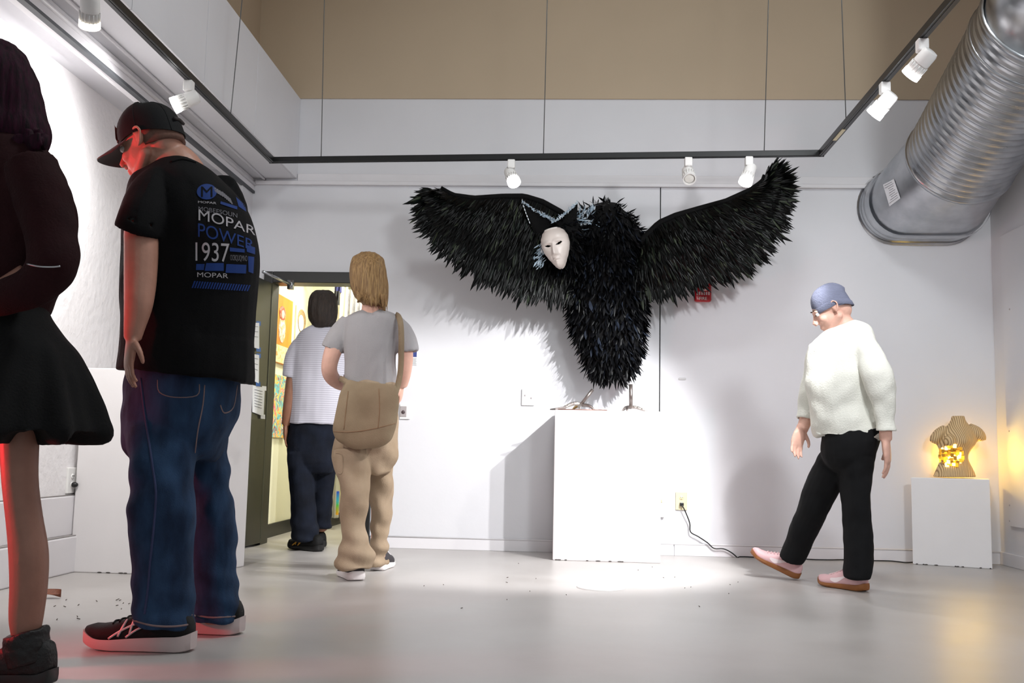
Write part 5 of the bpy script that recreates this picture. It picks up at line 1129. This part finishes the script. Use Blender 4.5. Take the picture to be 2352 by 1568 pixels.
fdd = fold(.010, 8, 6, 61); g.baked(.007, 3, lambda q, n: fdd(q, n) + .008 * max(0, .3 - q.z) / .3 * sin(q.z * 65 + q.x * 20)); g.build('jeans', M_DKDENIM, dm)
hs = flo(733, 1268); ts = flo(655, 1259); M_GOLD = mat('gold_stripe', (206, 150, 44), .45)
shoe(dm, hs + V((0, .04, 0)), ts - hs, .31, .11, 1.15, M_BLKS, M_DARK, name='running_shoe', chunk=1.0, style='crossed', mst=M_GOLD, side=-1, lace=M_BLKS)
shoe(dm, V((at(742, 1220, YD + .25).x, YD + .22, 0)), (-.5, 1, 0), .30, .11, 1.1, M_BLKS, M_DARK, name='running_shoe', chunk=1.0, style='crossed', mst=M_GOLD, side=-1, lace=M_BLKS)
for i, (x, y) in enumerate(((664, 912), (660, 938), (669, 925))):
    pass

# ------------------------------------------------------------------ walker in the cream sweater
YC = 5.38
cwk = person((at(1945, 1340, YC).x, YC), 'walker in a cream sweater and black trousers with pink sneakers, striding left')
g = G(); frc = frame(86, 30); Pc = head(g, at(1906, 708, YC), frc, 1.0)
g.limb_px([(1922, 722, YC, 48, 1), (1934, 742, YC, 50, 1), (1942, 762, YC, 80, 1)], 16, 3)
g.rings_px([(1905, 782, 1978, 772, YC, .07), (1885, 830, 1992, 830, YC, .10), (1885, 900, 1992, 900, YC, .10), (1895, 980, 2005, 980, YC, .10), (1910, 1040, 1995, 1040, YC, .08)], 20, 3)
g.limb_px([(1985, 815, YC - .08, 36, 1), (2012, 870, YC - .17, 38, 1), (2024, 930, YC - .17, 32, 1), (2031, 968, YC - .18, 28, 1), (2034, 985, YC - .18, 28, 1), (2034, 1010, YC - .17, 29, .9)], 14, 4)
w = at(2034, 1010, YC - .17); hand(g, w, V((.10, .05, -1)), V((-.9, .5, 0)), 1.2, .55, -1)
g.limb_px([(1886, 820, YC + .1, 36, 1), (1872, 870, YC + .16, 36, 1), (1858, 940, YC + .15, 32, 1), (1842, 988, YC + .12, 26, 1)], 14, 4)
w = at(1838, 985, YC + .12); hand(g, w, V((-.25, -.1, -1)), V((.4, -.9, 0)), 1.0, .5, 1)
g.limb_px([(1960, 1030, YC, 60, 1), (1965, 1180, YC - .02, 44, 1), (1972, 1330, YC - .03, 30, 1)], 14, 3); g.limb_px([(1920, 1030, YC + .1, 56, 1), (1870, 1160, YC + .22, 42, 1), (1818, 1285, YC + .36, 30, 1)], 14, 3)
g.baked(.0055, 5); bo = g.build('body', M_SK3, cwk); eyes(Pc, bo)
F, S, U = frc
g = G(); R_ = []
for i in range(11):
    t = i / 10; el = -.18 + (pi / 2 + .18) * t; r = cos(max(0, el)) ** .85
    R_.append([Pc(-.018 + .106 * cos(a) * r * (1 - .12 * max(0, -cos(a)) * (t < .25)) - .004, .087 * sin(a) * r, .022 + .106 * sin(el) - (.05 * max(0, -cos(a)) if t < .15 else 0)) for a in [2 * pi * j / 32 for j in range(32)]])
g.loft(R_, (True, True)); M_BEAN = mat('slate_beanie', (118, 122, 144), .9, var=.15, vscale=12, bump=.5, bscale=90, stretch=(1, 1, 6)); be = g.build('beanie', M_BEAN, cwk)
G().loft([[q + (q - Pc(-.018, 0, .02)) * k_ + U * h_ for q in R_[0]] for k_, h_ in ((.0, -.003), (.03, .002), (.03, .024), (.0, .030))], (False, False)).build('folded_cuff', M_BEAN, be)
g = G(); g.rings_px([(1908, 748, 1962, 738, YC, .065), (1880, 772, 1992, 752, YC, .10), (1862, 802, 2012, 782, YC, .13), (1853, 850, 2018, 842, YC, .145), (1854, 900, 2018, 900, YC, .15), (1862, 950, 2020, 950, YC, .15), (1872, 985, 2026, 992, YC, .15), (1876, 1000, 2026, 1010, YC, .15)], 30, 4, 2.2)
g.limb_px([(1978, 785, YC - .07, 64, .9), (2004, 830, YC - .15, 66, .9), (2022, 890, YC - .18, 60, .9), (2032, 950, YC - .18, 52, .9), (2035, 990, YC - .18, 46, .9)], 16, 4, cuff=.03)
g.limb_px([(1890, 800, YC + .07, 60, .9), (1872, 860, YC + .16, 58, .9), (1860, 930, YC + .16, 52, .9), (1850, 966, YC + .14, 46, .9)], 16, 4, cuff=.03)
g.baked(.007, 3, fold(.020, 6, 5, 71)); cb_ = g.bvh(); sw = g.build('sweater', M_CREAMK, cwk)
q = ribbon(cb_, [(1876, 994), (1920, 1004), (1980, 1010), (2036, 1006)], .008, off=-.002)
if q: q.build('hem_band', M_CREAMK, sw)
g = G(); g.rings_px([(1886, 985, 2030, 985, YC, .14), (1888, 1030, 2014, 1030, YC, .145), (1896, 1065, 2004, 1065, YC, .12), (1915, 1085, 1995, 1085, YC, .08)], 24, 3, 2.2)
g.rings_px([(1918, 1050, 2006, 1050, YC - .02, .115), (1928, 1110, 2000, 1110, YC - .02, .105), (1936, 1180, 1996, 1180, YC - .02, .095), (1938, 1250, 2004, 1250, YC - .02, .095), (1938, 1300, 2004, 1302, YC - .02, .10), (1942, 1326, 1996, 1328, YC - .02, .10)], 20, 3, 2.1)
g.limb_px([(1934, 1045, YC + .05, 84, 1.0), (1892, 1110, YC + .15, 78, 1.1), (1862, 1180, YC + .23, 66, 1.1), (1836, 1240, YC + .31, 58, 1.1), (1818, 1282, YC + .36, 54, 1.15)], 18, 4, cuff=.02)
g.baked(.007, 3, fold(.007, 8, 8, 81)); g.build('trousers', M_BLKP, cwk)
M_PINK = mat('pink_leather', (232, 186, 190), .45, var=.05, vscale=20); M_GUM = mat('gum_sole', (150, 92, 46), .55, var=.1); M_PKW = mat('pink_white', (244, 226, 228), .4); M_PLACE = mat('pink_lace', (226, 196, 198), .7)
hs = flo(1998, 1361); ts = flo(1902, 1346)
shoe(cwk, hs + V((-.01, .035, 0)), ts - hs, .30, .112, 1.0, M_PINK, M_GUM, name='pink_sneaker', chunk=.95, style='swoosh', mst=M_PKW, side=-1, lace=M_PLACE)
shoe(cwk, V((at(1832, 1320, YC + .40).x, YC + .40, .0)), (-1, .35, 0), .29, .110, 1.0, M_PINK, M_GUM, pitch=24, name='pink_sneaker', chunk=.95, style='swoosh', mst=M_PKW, side=-1, lace=M_PLACE)
